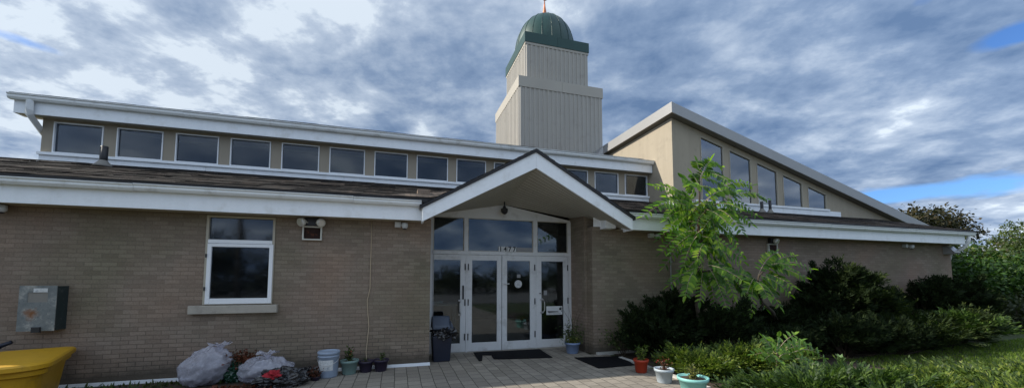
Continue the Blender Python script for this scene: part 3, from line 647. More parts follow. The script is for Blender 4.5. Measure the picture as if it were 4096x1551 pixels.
doors = [(.735, 1.450, .747, 1.327, -1), (1.490, 2.268, 1.589, 2.160, 0), (2.281, 3.079, 2.399, 2.953, 0), (3.110, 3.92, 3.238, 3.797, 1)]
for k, (a, b, ga, gb, hd) in enumerate(doors):
    z0, z1 = .03, 2.150; y0, y1 = Y0 - .012, Y0 + .035
    mb = MB(); mb.box(a, ga, y0, y1, z0, z1); mb.box(gb, b, y0, y1, z0, z1); mb.box(ga, gb, y0, y1, z0, .215); mb.box(ga, gb, y0, y1, 2.03, z1)
    d = mb.build('door', 'doorframe', B, bevel=.004)
    MB().box(ga + .001, gb - .001, Y0 + .008, Y0 + .016, .216, 2.029).build('glass', 'doorglass', d)
    mb = MB()
    hxp = {0: b - .02, 1: a + .012, 2: b - .01, 3: b - .01}[k]
    for z in (.35, 1.1, 1.88): MB().box(hxp - .012, hxp + .012, y0 - .014, y0 - .001, z - .07, z + .07).build('hinge', 'dark', d)
    if k in (0, 3):
        xh = 1.335 if k == 0 else 3.25
        mb = MB(); mb.tube([(xh - .03, y0 - .002, 1.14), (xh, y0 - .07, 1.14), (xh + .03 * (1 if k == 3 else -1), y0 - .09, 1.08), (xh + .03 * (1 if k == 3 else -1), y0 - .09, .90), (xh, y0 - .07, .84), (xh - .03, y0 - .002, .84)], .011, 7)
        mb.box(xh - .045, xh + .01, y0 - .02, y0 - .001, 1.12, 1.16); mb.box(xh - .045, xh + .01, y0 - .02, y0 - .001, .82, .86); mb.build('handle', 'silver', d)
        if k == 0: MB().box(1.37, 1.405, y0 - .025, y0 - .001, 1.17, 1.47).build('lock_plate', 'dark', d)
        else: MB().lathe([(.018, 0), (.018, .02)], (3.2, y0 - .012, 1.27), 12).build('lock_plate', 'dark', d)
    if k == 2:
        MB().tube([(2.345, y0 - .001, 1.5), (2.345, y0 - .05, 1.5), (2.44, y0 - .05, 1.505)], .012, 7).build('handle', 'silver', d)
        yS = Y0 + .006
        def disc(r, z0, mat, dy, nm): MB().prism([(2.672 + r * math.cos(q), z0 + r * math.sin(q)) for q in np.linspace(0, 2 * math.pi, 33)[:-1]], 'y', yS - dy, yS - dy + .001).build(nm, mat, d)
        disc(.088, 1.498, 'paper', 0, 'round_sticker'); 
        mb = MB()
        for q in range(26):
            aa = q * 2 * math.pi / 26; mb.box(2.672 + .066 * math.cos(aa) - .006, 2.672 + .066 * math.cos(aa) + .006, yS - .0025, yS - .0015, 1.498 + .066 * math.sin(aa) - .006, 1.498 + .066 * math.sin(aa) + .006)
        for zz in (1.53, 1.50, 1.47): mb.box(2.635, 2.71, yS - .0025, yS - .0015, zz - .008, zz + .006)
        mb.build('sticker_print', 'bowl', d)
        MB().box(2.64, 2.725, yS - .001, yS, 1.64, 1.72).build('small_sticker', 'bowl', d)
    if k == 3:
        yS = Y0 + .006
        MB().box(3.363, 3.772, yS - .002, yS - .001, .775, .975).build('door_sign', 'paper', d)
        mb = MB(); p = []
        for q in range(60): p.append((3.40 + .27 * q / 59, yS - .005, .845 + .028 * math.sin(q * 1.05) * (1 - q / 80)))
        mb.tube(p, .0055, 5)
        for q in range(26): mb.box(3.39 + random.random() * .32, 3.40 + random.random() * .33, yS - .0045, yS - .003, .80, .806) if q < 3 else None
        mb.lathe([(.001, 0), (.035, .0)], (3.72, yS - .004, .925), 5); mb.box(3.69, 3.75, yS - .0045, yS - .003, .885, .93); mb.tube([(3.72, yS - .005, .95), (3.74, yS - .005, .87), (3.755, yS - .005, .84)], .007, 5)
        mb.build('sign_print', 'ink', d)
        MB().box(3.30, 3.385, yS - .002, yS - .001, 1.235, 1.345).build('small_notice', 'bowl', d)
# house number 1477
hn = MB()
for q in range(4): hn.box(2.197 + q * .108, 2.297 + q * .108, Y0 - .006, Y0 - .003, 2.242, 2.352)
hn = hn.build('house_number_plate', 'paper', B)
MB().box(2.635, 3.02, Y0 - .0, Y0 + .003, 2.252, 2.34).build('house_number_reflection', 'bowl', B)  # grey strip painted in as a reflection on the glass beside the plates
for q, ch in enumerate('1477'):
    cu = bpy.data.curves.new('digit', 'FONT'); cu.body = ch; cu.size = .15; cu.extrude = .002; cu.offset = .004; cu.align_x = 'CENTER'; cu.materials.append(M['ink'])
    tmp = bpy.data.objects.new('tmp', cu); COL.objects.link(tmp); bpy.context.view_layer.update(); me = bpy.data.meshes.new_from_object(tmp.evaluated_get(bpy.context.evaluated_depsgraph_get())); bpy.data.objects.remove(tmp); o = bpy.data.objects.new('digit', me); COL.objects.link(o); o.parent = hn; o.location = np.array([2.247 + q * .108, Y0 - .009, 2.247]) - OFF[B.name]; o.rotation_euler = (math.pi / 2, 0, 0)
# --- front window with sash
mb = MB(); mb.frame(-3.037, -2.038, 1.187, 2.662, .035, D - .012, D + .07, wb=.012, wt=.03); wn = mb.build('window', 'tan', B)
MB().box(-3.0, -2.074, D - .02, D + .06, 2.203, 2.262).build('transom_bar', 'vinyl', wn)
MB().box(-3.0, -2.074, D + .03, D + .038, 2.264, 2.63).build('upper_pane', 'glass', wn)
sa = MB().frame(-3.0, -2.05, 1.20, 2.196, .058, D - .035, D + .02, wb=.09, wt=.055).build('sash', 'vinyl', wn, bevel=.005)
MB().box(-2.94, -2.11, D - .008, D, 1.292, 2.139).build('sash_glass', 'glass', wn)
for z in (1.96, 1.42): MB().box(-3.018, -2.997, D - .05, D - .036, z, z + .06).build('sash_hinge', 'dark', wn)
MB().box(-3.2, -1.945, D - .09, D + .001, 1.045, 1.178).build('sill', 'sillstone', wn, bevel=.008)
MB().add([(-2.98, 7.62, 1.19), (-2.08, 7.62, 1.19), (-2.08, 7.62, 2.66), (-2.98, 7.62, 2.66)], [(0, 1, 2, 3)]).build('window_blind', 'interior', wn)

# ================================================================== THINGS ON THE WALL
def security_camera(x, z, label):
    r = empty('security_camera', (x, D, z), label, 'security camera', 'security cameras under the eaves')
    MB().box(x - .13, x - .02, D - .10, D - .003, z - .03, z + .07).build('junction_box', 'camwhite', r, bevel=.006)
    MB().tube([(x - .04, D - .05, z + .02), (x + .04, D - .12, z + .02)], .02, 8).build('bracket', 'camwhite', r)
    MB().lathe([(.03, .05), (.055, .045), (.058, -.01), (.054, -.03), (.035, -.055), (.012, -.062)], (x + .05, D - .14, z), 18).build('camera_housing', 'camwhite', r, True)
    MB().lathe([(.036, -.004), (.03, -.02), (.01, -.03)], (x + .05, D - .14, z - .048), 14).build('lens', 'dark', r, True)
security_camera(-5.52, 2.62, 'white dome security camera under the eave at the far left, above the utility box')
security_camera(.06, 2.60, 'white dome security camera beside the left end of the porch gable')
security_camera(5.62, 2.585, 'white dome security camera half hidden beside the leafy tree')
security_camera(14.45, 2.57, 'small white security camera near the right end of the wall')

def flood(x, z, label, one=False):
    r = empty('flood_light', (x, D, z), label, 'flood light', 'flood lights on rusty wall boxes')
    w = .155; MB().frame(x - w, x + w, z, z + .245, .022, D - .06, D - .003).build('box_frame', 'lampwhite', r)
    MB().box(x - w + .023, x + w - .023, D - .028, D - .004, z + .023, z + .222).build('rusted_panel', 'rust', r)
    MB().box(x - .11, x + .11, D - .10, D - .004, z + .247, z + .39).build('battery_case', 'dark', r, bevel=.01)
    for sgn in ((-1, 1) if not one else (1,)):
        c = np.array([x + sgn * (.15 if not one else .0), D - .15, z + .30]); ax = np.array([sgn * .45 if not one else .1, -.85, -.3]); ax /= np.linalg.norm(ax)
        h = MB(); h.tube([c - ax * .09, c - ax * .03, c + ax * .03, c + ax * .035], [.03, .066, .072, .06], 18); h.tube([(x + sgn * .06, D - .09, z + .30), c - ax * .07], .015, 6); h = h.build('lamp_head', 'lampwhite', r, True)
        MB().tube([c + ax * .036, c + ax * .042], [.056, .05], 18).build('lens', 'silver', h)
flood(-1.455, 2.29, 'white framed rusty box with two round flood lights, right of the brick-wall window')
flood(9.22, 2.27, 'rusty flood light box with one visible lamp above the tall dark shrub', True)
# wedge-shaped wall light at the right corner
r = empty('wall_light', (16.4, D, 2.4), 'grey wedge-shaped wall light under the eave at the right corner', 'wall light')
MB().prism([(D - .003, 2.62), (D - .10, 2.62), (D - .26, 2.41), (D - .24, 2.385), (D - .003, 2.385)], 'x', 16.24, 16.52).build('housing', 'greymetal', r)
MB().prism([(D - .105, 2.625), (D - .265, 2.415), (D - .275, 2.42), (D - .115, 2.632)], 'x', 16.23, 16.53).build('lid', 'silver', r)
# utility box
r = empty('utility_box', (-4.93, D, .87), 'peeling grey-green metal utility box with rust bloom and small window', 'utility box')
FY = 7.2
MB().box(-5.12, -4.735, FY + .012, D - .002, .872, 1.505).build('cabinet', 'metalboxside', r)
mb = MB(); x0, x1, z0, z1 = -5.14, -4.727, .868, 1.513; wa, wb2, wc, wd = -5.045, -4.825, 1.275, 1.415
mb.box(x0, wa, FY, FY + .011, z0, z1); mb.box(wb2, x1, FY, FY + .011, z0, z1); mb.box(wa, wb2, FY, FY + .011, z0, wc); mb.box(wa, wb2, FY, FY + .011, wd, z1); mb.build('cover', 'metalbox', r)
MB().box(wa, wb2, FY + .005, FY + .0115, wc, wd).build('meter_glass', 'soffitdark', r)
MB().box(-4.96, -4.87, FY - .03, FY - .001, .85, .925).build('latch', 'dark', r)
MB().box(-4.985, -4.83, FY - .003, FY - .0005, 1.418, 1.475).build('paper_patch', 'label', r)
# cable down the wall
mb = MB(); P = [(-.474, 2.68), (-.476, 2.2), (-.478, 1.75), (-.476, 1.45), (-.52, 1.22), (-.505, 1.0), (-.48, .75), (-.50, .5), (-.515, .3), (-.505, .15), (-.49, .02)]
mb.tube([(x, D - .012 - .006 * math.sin(z * 5), z) for x, z in P], .008, 6)
props(mb.build('cable', 'cord', None, True), 'thin tan cable hanging down the brick wall to the purple pots', 'cable')
mb = MB(); mb.tube([(6.08, D - .03, z) for z in (.1, 1.2, 2.15, 2.68)], .013, 8); mb.box(6.03, 6.13, D - .035, D - .003, 2.0, 2.03)
props(mb.build('conduit_pipe', 'bowl', None, True), 'thin grey conduit on the brick wall behind the leafy tree', 'pipe')
# porch lamp
r = empty('porch_lantern', (2.29, 8.2, 3.1), 'small black hanging lantern over the entrance doors', 'lantern')
MB().tube([(2.29, 8.2, 3.36), (2.29, 8.2, 3.24)], .014, 8).build('stem', 'dark', r)
MB().lathe([(.03, .17), (.035, .13), (.085, .10), (.075, .03), (.05, 0), (.02, -.02)], (2.29, 8.2, 3.09), 8).build('lantern_body', 'dark', r)

# ================================================================== FLOOR MATS
def mat_thing(pts, label):
    mb = MB(); mb.prism(pts, 'z', .005, .018); return props(mb.build('door_mat', 'mat'), label, 'door mat', 'black rubber mats at the entrance')
def frompx(lst, z=.0):
    out = []
    for x, y in lst:
        d = _F + _R * (x - CX) / F_PX - _U * (y - CY) / F_PX; t = (z - EYE) / d[2]; out.append((d[0] * t, d[1] * t))
    return out
mat_thing(frompx([(1893, 1410), (2158, 1397), (2210, 1430), (2020, 1436), (1975, 1436), (1965, 1420), (1930, 1420), (1928, 1443), (1915, 1443)])[::-1], 'black rubber mat with a torn-out corner in front of the glass doors')
mat_thing(frompx([(2298, 1431), (2478, 1425), (2540, 1460), (2395, 1473)])[::-1], 'black rubber mat lying by the brick corner right of the doors')

# ================================================================== CONTAINERS, POTS, BAGS
# yellow grit bin
r = empty('grit_bin', (-4.55, 6.6, 0), 'yellow plastic bin with broad flat lid standing askew against the brick wall', 'bin')
bu, bv, b0 = np.array([.40, -.917]), np.array([-.917, -.40]), np.array([-4.575, 7.37])     # length away from the wall, width to the left, back right corner
def outline(u0, u1, v0, v1, rad, n=9):
    """rounded plan; rad = corner radii at (u1,v0), (u1,v1), (u0,v1), (u0,v0)"""
    o = []
    for (cu, cv, a0_, r_) in ((u1, v0, -90, rad[0]), (u1, v1, 0, rad[1]), (u0, v1, 90, rad[2]), (u0, v0, 180, rad[3])):
        su = -1 if cu == u1 else 1; sv = -1 if cv == v1 else 1
        for t in np.linspace(0, 90, n): a = math.radians(a0_ + t); uu = cu + su * r_ + r_ * math.cos(a); vv = cv + sv * r_ + r_ * math.sin(a); o.append(tuple(b0 + bu * uu + bv * vv))
    return o
def tiers(name, mat, levels, bevel=0):
    mb = MB(); n = len(levels[0][1]); vs = []; fs = []
    for z, o in levels: vs += [(x, y, z) for x, y in o]
    for k in range(len(levels) - 1): fs += [(k * n + i, (k + 1) * n + i, (k + 1) * n + (i + 1) % n, k * n + (i + 1) % n) for i in range(n)]
    fs += [list(range(n)), list(range((len(levels) - 1) * n, len(levels) * n))[::-1]]; mb.add(vs, fs); return mb.build(name, mat, r, bevel=bevel)
RB, RS = (.30, .2, .06, .06), (.22, .15, .05, .05)
tiers('bin_body', 'yellow', [(0, outline(.12, 1.36, .12, .60, RS)), (.50, outline(.06, 1.44, .06, .66, RS))])
tiers('bin_rim', 'yellow', [(.455, outline(.045, 1.455, .045, .675, RS)), (.47, outline(.025, 1.48, .025, .69, RS)), (.525, outline(.02, 1.485, .02, .70, RS)), (.53, outline(.04, 1.46, .04, .68, RS))])
tiers('bin_lid', 'yellow', [(.532, outline(-.005, 1.535, -.005, .725, RB)), (.545, outline(-.015, 1.55, -.015, .735, RB)), (.592, outline(-.015, 1.55, -.015, .735, RB)), (.612, outline(.005, 1.53, .005, .715, RB)), (.622, outline(.05, 1.47, .05, .67, RB)), (.632, outline(.22, 1.25, .22, .50, (.1, .1, .04, .04)))])
# shovel handle leaning by the bin
r = empty('shovel', (-5.6, 7.2, 0), 'dark shovel handle poking up behind the yellow bin', 'shovel')
MB().tube([(-5.80, 7.12, .02), (-5.45, 7.27, .58)], .02, 8).build('shaft', 'navy', r, True)
MB().tube([(-5.42, 7.26, .58), (-5.34, 7.28, .67), (-5.24, 7.3, .715)], [.026, .032, .024], 8).build('grip', 'navy', r, True)
MB().box(-5.9, -5.66, 7.03, 7.06, .0, .2).build('blade', 'dark', r)

def crumple(c, R, seed, n=(40, 22), amp=.1, flat=.0, lean=(0, 0), sharp=1.0, jit=.0):
    """crumpled sack: lumpy ellipsoid with creases, resting on the ground"""
    r = np.random.default_rng(seed); vs = []; fs = []; nu, nv = n
    ph = r.uniform(0, 6.28, (14, 1, 1)); ax = r.normal(size=(14, 3)); fr = r.uniform(1.5, 9, 14)
    U, Vv = np.meshgrid(np.linspace(0, 2 * math.pi, nu, endpoint=False), np.linspace(-math.pi / 2, math.pi / 2, nv))
    d = np.stack([np.cos(Vv) * np.cos(U), np.cos(Vv) * np.sin(U), np.sin(Vv)], -1); rad = np.ones_like(U)
    for k in range(14): rad += amp / (1 + .25 * fr[k]) * (1 - 2 * np.abs(np.sin(fr[k] * (d @ ax[k]) + ph[k, 0]))) * sharp
    p = np.array(c) + d * rad[..., None] * np.array(R)
    p += r.normal(size=p.shape) * jit * np.array(R)
    hh = (p[..., 2] - (c[2] - R[2])) / (2 * R[2]); p[..., 0] += lean[0] * hh; p[..., 1] += lean[1] * hh
    p[..., 2] = np.maximum(p[..., 2], .004 + .004 * rad)
    vs = p.reshape(-1, 3)
    for i in range(nv - 1):
        for j in range(nu): fs.append((i * nu + j, i * nu + (j + 1) % nu, (i + 1) * nu + (j + 1) % nu, (i + 1) * nu + j))
    return vs, fs
def bag(name, label, c, R, seed, mat, mat2=None, lean=(0, 0), amp=.16, group=None):
    vs, fs = crumple(c, R, seed, amp=amp, lean=lean, n=(44, 24), jit=.022); mb = MB()
    if mat2:
        hi = [f for f in fs if (vs[f[0]][2] + .8 * (c[0] - vs[f[0]][0]) + .03 * math.sin(vs[f[0]][0] * 40)) > c[2] * 1.25]; lo = [f for f in fs if f not in hi]
        mb.add(vs, hi, mat); o = 0
        for f in lo: mb.f.append(list(f)); mb.m.append(mb.mi(mat2))
    else: mb.add(vs, fs, mat)
    o = mb.build(name, mat, None, False, (c[0], c[1], 0)); return props(o, label, 'rubbish bag', group)
def film_bag(label, c, R, seed, lean, mouth):
    """clear film sack over dark rubbish, its mouth gathered into a loose ragged frill"""
    r = empty('rubbish_bag', (c[0], c[1], 0), label, 'rubbish bag', 'rubbish bags along the brick wall')
    vs, fs = crumple(c, R, seed, amp=.045, lean=lean, n=(64, 34)); mb = MB(); mb.add(vs, fs)
    tp = np.array([c[0] + lean[0] + mouth[0], c[1] + lean[1] + mouth[1], c[2] + R[2] * .93]); rr = np.random.default_rng(seed); nn = 40; rings = []
    for k, (rad, dz) in enumerate(((.035, -.05), (.03, .0), (.075, .045), (.13, .06))):
        rings.append([tp + np.array([math.cos(a) * rad * (1 + .35 * math.sin(5 * a + seed) * k / 3), math.sin(a) * rad, dz + .022 * k / 3 * math.sin(7 * a + k) + rr.normal(0, .004)]) for a in np.linspace(0, 2 * math.pi, nn, endpoint=False)])
    V = [p for q in rings for p in q]; mb.add(V, [(i * nn + k, i * nn + (k + 1) % nn, (i + 1) * nn + (k + 1) % nn, (i + 1) * nn + k) for i in range(3) for k in range(nn)])
    mb.build('film', 'bag', r, True)
    vs, fs = crumple((c[0] + R[0] * .12, c[1] + .02, c[2] * .82), (R[0] * .80, R[1] * .84, R[2] * .74), seed + 50, amp=.10, lean=lean, n=(40, 22), jit=.012); mb = MB(); mb.add(vs, fs); mb.build('contents', 'contents', r)
film_bag('tall translucent whitish rubbish bag leaning by the brick wall under the window', (-2.86, 7.02, .26), (.36, .27, .31), 3, (.14, .05), (.1, .0))
film_bag('low slumped translucent rubbish bag behind the open black bag', (-1.95, 7.0, .17), (.42, .26, .24), 8, (-.02, 0), (.02, -.02))
bag('rubbish_bag', 'black rubbish bag torn open over red cloth, in front of the slumped bag', (-1.64, 6.62, .1), (.40, .24, .19), 5, 'blackbag', amp=.07, group='rubbish bags along the brick wall')
bag('rubbish_bag', 'flat black plastic sheet-like bag left of the pale blue bucket', (-1.38, 6.98, .06), (.32, .2, .13), 12, 'blackbag', amp=.14, group='rubbish bags along the brick wall')
bag('garden_waste_bag', 'green bag of dry red leaves between the two translucent bags', (-2.42, 7.14, .16), (.22, .2, .24), 15, 'greenbag', amp=.08, group='rubbish bags along the brick wall')
vs, fs = crumple((-1.72, 6.44, .21), (.12, .07, .06), 21, (36, 18), amp=.18); mb = MB(); mb.add(vs, fs)
props(mb.build('cloth_bundle', 'redcloth', None, False), 'crumpled red cloth spilling out of the black bag', 'cloth')
n = 420; C = np.stack([rng.normal(-2.34, .10, n), rng.normal(7.08, .08, n), .34 + rng.normal(0, .05, n)], 1)
props(leaf_obj('leaf_pile', [(*leaves(C, rdir(n), rdir(n), .055, .028), 'dryleaf')], ['dryleaf']), 'heap of dry red leaves on the green bag', None, None, 'stuff')
n = 420; C = np.stack([rng.normal(-2.25, .22, n), rng.normal(6.5, .09, n), .02 + np.abs(rng.normal(0, .02, n))], 1)
props(leaf_obj('fallen_leaves', [(*leaves(C, rdir(n), rdir(n), .05, .028), 'dryleaf')], ['dryleaf']), 'scatter of dry orange leaves on the soil before the bags', 'leaves', None, 'stuff')

# bucket
r = empty('bucket', (-1.07, 7.03, 0), 'pale blue lidded plastic bucket with paper label by the brick wall', 'bucket')
c = (-1.07, 7.03, 0)
MB().lathe([(.135, 0), (.142, .02), (.158, .33), (.165, .335), (.165, .345), (.158, .35), (.159, .375), (.167, .38), (.167, .39), (.16, .395)], c, 36).build('bucket_body', 'bucket', r, True)
MB().lathe([(.17, .37), (.172, .41), (.166, .42), (.150, .42), (.148, .408), (.05, .41), (.001, .41)], c, 36).build('lid', 'bucket', r, True)
mb = MB(); vs = []
for k in range(12):
    a = math.radians(-150 + 95 * k / 11)
    for z, rr in ((.12, .1495), (.29, .1575)): vs.append((c[0] + rr * math.cos(a), c[1] + rr * math.sin(a), z))
mb.add(vs, [(2 * k, 2 * k + 2, 2 * k + 3, 2 * k + 1) for k in range(11)]); mb.build('paper_label', 'label', r)
MB().tube([(c[0] + .172 * math.cos(a), c[1] + .172 * math.sin(a), .34 - .13 * math.sin((a + math.pi) * 1)) for a in np.linspace(-math.pi * .98, -.02 * math.pi, 14)], .004, 5).build('bucket_handle', 'silver', r)

def pot(name, label, x, y, R, H, mat, foliage, group='potted plants around the forecourt', square=False):
    r = empty(name, (x, y, 0), label, 'potted plant', group)
    p = [(R * .70, 0), (R * .74, .012), (R * .92, H * .80), (R * 1.02, H * .81), (R * 1.05, H), (R * .96, H), (R * .92, H * .86)]
    MB().lathe(p, (x, y, 0), 30).build('pot', mat, r, True)
    MB().lathe([(R * .90, H * .80), (R * .90, H * .87), (R * .4, H * .9), (.001, H * .9)], (x, y, 0), 20, jit=.02).build('potting_soil', 'soil', r)
    foliage(r, x, y, H)
def fol_leaves(n, spread, h, L, W, mats, lean=(0, 0), stems=6, flower=None):
    def f(r, x, y, H):
        mb = MB(); tips = []
        for k in range(stems):
            a = rng.uniform(0, 6.28); q = rng.uniform(.3, 1); tip = np.array([x + lean[0] + spread * q * math.cos(a), y + lean[1] + spread * q * math.sin(a), H + h * rng.uniform(.55, 1)]); b = np.array([x, y, H * .85]); m = (b + tip) / 2 + np.array([0, 0, h * .12])
            mb.tube([b, m, tip], [.006, .005, .003], 5); tips.append((b, m, tip))
        mb.build('stem', 'twig', r)
        parts = []
        for b, m, tip in tips:
            k = n // stems; t = rng.random(k)[:, None]; P = (1 - t) ** 2 * b + 2 * t * (1 - t) * m + t * t * tip + rng.normal(size=(k, 3)) * .018
            parts.append((*leaves(P, rdir(k) + np.array([0, 0, .2]), rdir(k) + np.array([0, -.3, .8]), L, W), mats[0]))
            if flower and rng.random() < .45: k = 7; parts.append((*leaves(tip + rng.normal(size=(k, 3)) * .016, rdir(k), rdir(k), .022, .016), flower))
        leaf_obj('foliage', parts, [mats[0]] + ([flower] if flower else []), r)
    return f
pot('potted_plant', 'sage green pot with red flowers right of the pale blue bucket', -.76, 7.13, .145, .235, 'potgreen', fol_leaves(110, .12, .2, .05, .03, ['pot_leaf'], stems=7, flower='redflower'))
pot('potted_plant', 'small dark purple pot with sparse sprouts, left of its twin below the cable', -.50, 7.2, .125, .19, 'potpurple', fol_leaves(20, .06, .05, .03, .02, ['pot_leaf'], stems=4))
pot('potted_plant', 'small dark purple pot with leafy sprout, right of its twin near the wall end', -.25, 7.2, .13, .2, 'potpurple', fol_leaves(60, .08, .11, .04, .025, ['pot_leaf'], stems=5))
pot('potted_plant', 'little planter with dry grey tuft in front of the pale blue bucket', -1.22, 6.82, .07, .06, 'potpurple', fol_leaves(160, .12, .14, .05, .014, ['dryleaf'], stems=12))
def tall_grass(r, x, y, H):
    mb = MB(); rr = random.Random(4)
    for k in range(16):
        a = rr.uniform(0, 6.28); sp = rr.uniform(.03, .30); h = rr.uniform(.2, 1.05) if k < 6 else rr.uniform(.2, .55); b = np.array([x + rr.uniform(-.07, .07), y + rr.uniform(-.06, .06), H * .85]); tip = b + np.array([sp * math.cos(a) - (.1 if k < 2 else 0), sp * math.sin(a) * .5, h]); m = b * .5 + tip * .5 + np.array([-sp * .25 * math.cos(a), 0, h * .1])
        mb.tube([b, m, tip], [.005, .004, .0018], 4)
    mb.build('stem', 'twig', r); parts = []
    k = 420; P = np.stack([x + rng.normal(0, .12, k), y + rng.normal(0, .08, k), H + np.abs(rng.normal(0, .17, k))], 1)
    parts.append((*leaves(P, rdir(k) + np.array([0, 0, .6]), rdir(k), .07, .02), 'pot_leaf'))
    k = 130; P = np.stack([x + rng.normal(0, .08, k), y - .03 + rng.normal(0, .05, k), H + rng.uniform(-.02, .09, k)], 1); parts.append((*leaves(P, rdir(k) + np.array([0, 0, .4]), rdir(k), .055, .028), 'palegrass'))
    leaf_obj('foliage', parts, ['pot_leaf', 'palegrass'], r)
pot('potted_plant', 'blue pot with tall straggly stems beside the right-hand door jamb', 3.70, 7.70, .165, .235, 'potblue', tall_grass)
pot('potted_plant', 'red pot with green sprig at the edge of the shrub bed', 4.08, 5.78, .125, .225, 'potred', fol_leaves(260, .12, .22, .07, .016, ['juniper'], (.05, .02), 8))
pot('potted_plant', 'grey-blue pot with dry stalks and a red bloom, between the red and teal pots', 4.03, 5.12, .145, .215, 'potgrey', fol_leaves(70, .14, .16, .04, .02, ['dryleaf'], (.03, 0), 8, 'redflower'))
pot('potted_plant', 'wide teal bowl pot with withered plant at the bottom edge of the forecourt', 4.02, 4.50, .20, .235, 'potteal', fol_leaves(260, .14, .13, .05, .016, ['palegrass'], (0, 0), 12))

# wheelie-less litter bin in the porch
r = empty('litter_bin', (.88, 7.76, 0), 'navy litter bin with black liner and slate hood in the porch corner', 'bin')
mb = MB(); x, y = .87, 7.78
mb.add([(x - .17, y - .17, 0), (x + .15, y - .17, 0), (x + .15, y + .17, 0), (x - .17, y + .17, 0), (x - .2, y - .2, .5), (x + .18, y - .2, .5), (x + .18, y + .2, .5), (x - .2, y + .2, .5)], [(0, 3, 2, 1), (0, 1, 5, 4), (1, 2, 6, 5), (2, 3, 7, 6), (3, 0, 4, 7), (4, 5, 6, 7)]); mb.build('bin_body', 'navy', r, bevel=.015)
mb = MB(); mb.prism([(y - .19, .62), (y + .2, .62), (y + .2, .70), (y + .08, .87), (y - .02, .87), (y - .19, .68)], 'x', x - .2, x + .15); mb.prism([(x + .151, .62), (x + .22, .62), (x + .20, .70), (x + .151, .80)], 'y', y - .18, y + .18); mb.build('hood', 'binlid', r, bevel=.035)
vs, fs = crumple((x + .05, y - .03, .53), (.29, .26, .19), 31, (44, 22), amp=.10); mb = MB(); mb.add(vs, fs); mb.build('bin_liner', 'blackbag', r)
# table with a tub inside, behind the left door
r = empty('side_table', (1.0, 9.1, 0), 'white table inside the glass behind the left-hand door', 'table')
MB().box(.7, 1.35, 8.9, 9.3, 1.0, 1.03).build('tabletop', 'paper', r)
for a in (.74, 1.29):
    for b_ in (8.94, 9.26): MB().box(a, a + .03, b_, b_ + .03, .015, .999).build('leg', 'silver', r)
mb = MB(); mb.box(.78, 1.02, 8.98, 9.2, 1.031, 1.10); props(mb.build('storage_tub', 'paper', bevel=.01), 'white tub on the table behind the left-hand door glass', 'tub')

# ================================================================== PLANTS
def shrub(name, label, cat, ells, n, per, L, W, mat, seed, group=None, extra=None, core=.72, **kw):
    c = ells[0]; r = empty(name, (c[0], c[1], 0), label, cat, group)
    parts = sprays(ells, n, per, L, W, mat, seed, **kw); mats = [mat]
    if extra:
        for (el, n2, m2, s2) in extra: parts += sprays(el, n2, per, L, W, m2, s2, **kw); mats += [m2] if m2 not in mats else []
    leaf_obj('foliage', parts, mats, r); blob_core(ells, core, 'twig', 'stem', r, seed); return r
GY = 'dark yews against the right-hand brick wall'
shrub('yew_shrub', 'dark yew nearest the entrance with two uneven humps', 'shrub', [(4.95, 6.75, .42, .55, .45, .48), (5.7, 6.85, .62, .72, .42, .68), (5.3, 6.55, .35, .7, .5, .45), (6.15, 6.05, .5, .5, .35, .52)], 4500, 10, .095, .026, 'yew', 1, GY, amp=.22, up=.6)
shrub('yew_shrub', 'low dark yew spreading below the leafy tree', 'shrub', [(6.9, 6.6, .42, .8, .5, .45), (8.0, 6.65, .45, .8, .5, .45), (9.0, 6.55, .4, .7, .5, .45)], 3600, 10, .095, .026, 'yew', 2, GY, amp=.2, up=.5)
shrub('yew_shrub', 'tallest dark yew with pointed uneven top right of the leafy tree', 'shrub', [(10.35, 6.6, .8, 1.0, .55, .85), (10.3, 6.65, 1.35, .62, .42, .62), (11.3, 6.55, .75, .75, .5, .75), (9.6, 6.6, .6, .6, .5, .6)], 5000, 10, .105, .028, 'yew', 3, GY, [([(10.5, 6.35, 1.35, .55, .35, .5), (11.2, 6.2, .8, .6, .4, .55)], 700, 'yew_olive', 33)], amp=.24, up=.7)
shrub('yew_shrub', 'flat-topped blackish yew at the right corner of the building', 'shrub', [(14.2, 6.75, .75, .8, .5, .72), (15.4, 6.75, .72, .9, .5, .68)], 3200, 10, .11, .03, 'yew', 4, GY, amp=.2, up=.6)
shrub('juniper_shrub', 'olive spreading juniper in front of the corner yew', 'shrub', [(12.2, 5.9, .3, 1.1, .7, .38), (13.6, 6.0, .36, 1.2, .7, .42), (11.2, 5.7, .25, .8, .6, .34)], 4600, 8, .11, .03, 'yew_olive', 5, 'low junipers in the bed', [([(13.4, 5.7, .42, 1.4, .6, .36)], 420, 'juniper_blue', 51)], amp=.14, up=.25, flat=1, spray_len=.22)
GJ = 'low junipers in the bed'
shrub('juniper_shrub', 'bright low juniper behind the pots at the paver edge', 'shrub', [(5.0, 5.25, .13, .55, .45, .21), (5.7, 5.35, .16, .7, .45, .24), (6.5, 5.3, .13, .6, .4, .21), (4.75, 5.65, .12, .35, .4, .22)], 4400, 9, .078, .02, 'juniper', 6, GJ, amp=.24, up=.2, flat=1, spray_len=.17)
shrub('juniper_shrub', 'deep green juniper mound at the bottom edge right of the teal pot', 'shrub', [(5.2, 3.75, .10, .65, .5, .23), (6.0, 3.7, .10, .7, .55, .24), (5.6, 3.1, .07, .8, .5, .2), (4.8, 4.15, .06, .4, .35, .16)], 4800, 9, .085, .026, 'juniper_blue', 7, GJ, amp=.3, up=.2, flat=1, spray_len=.18)
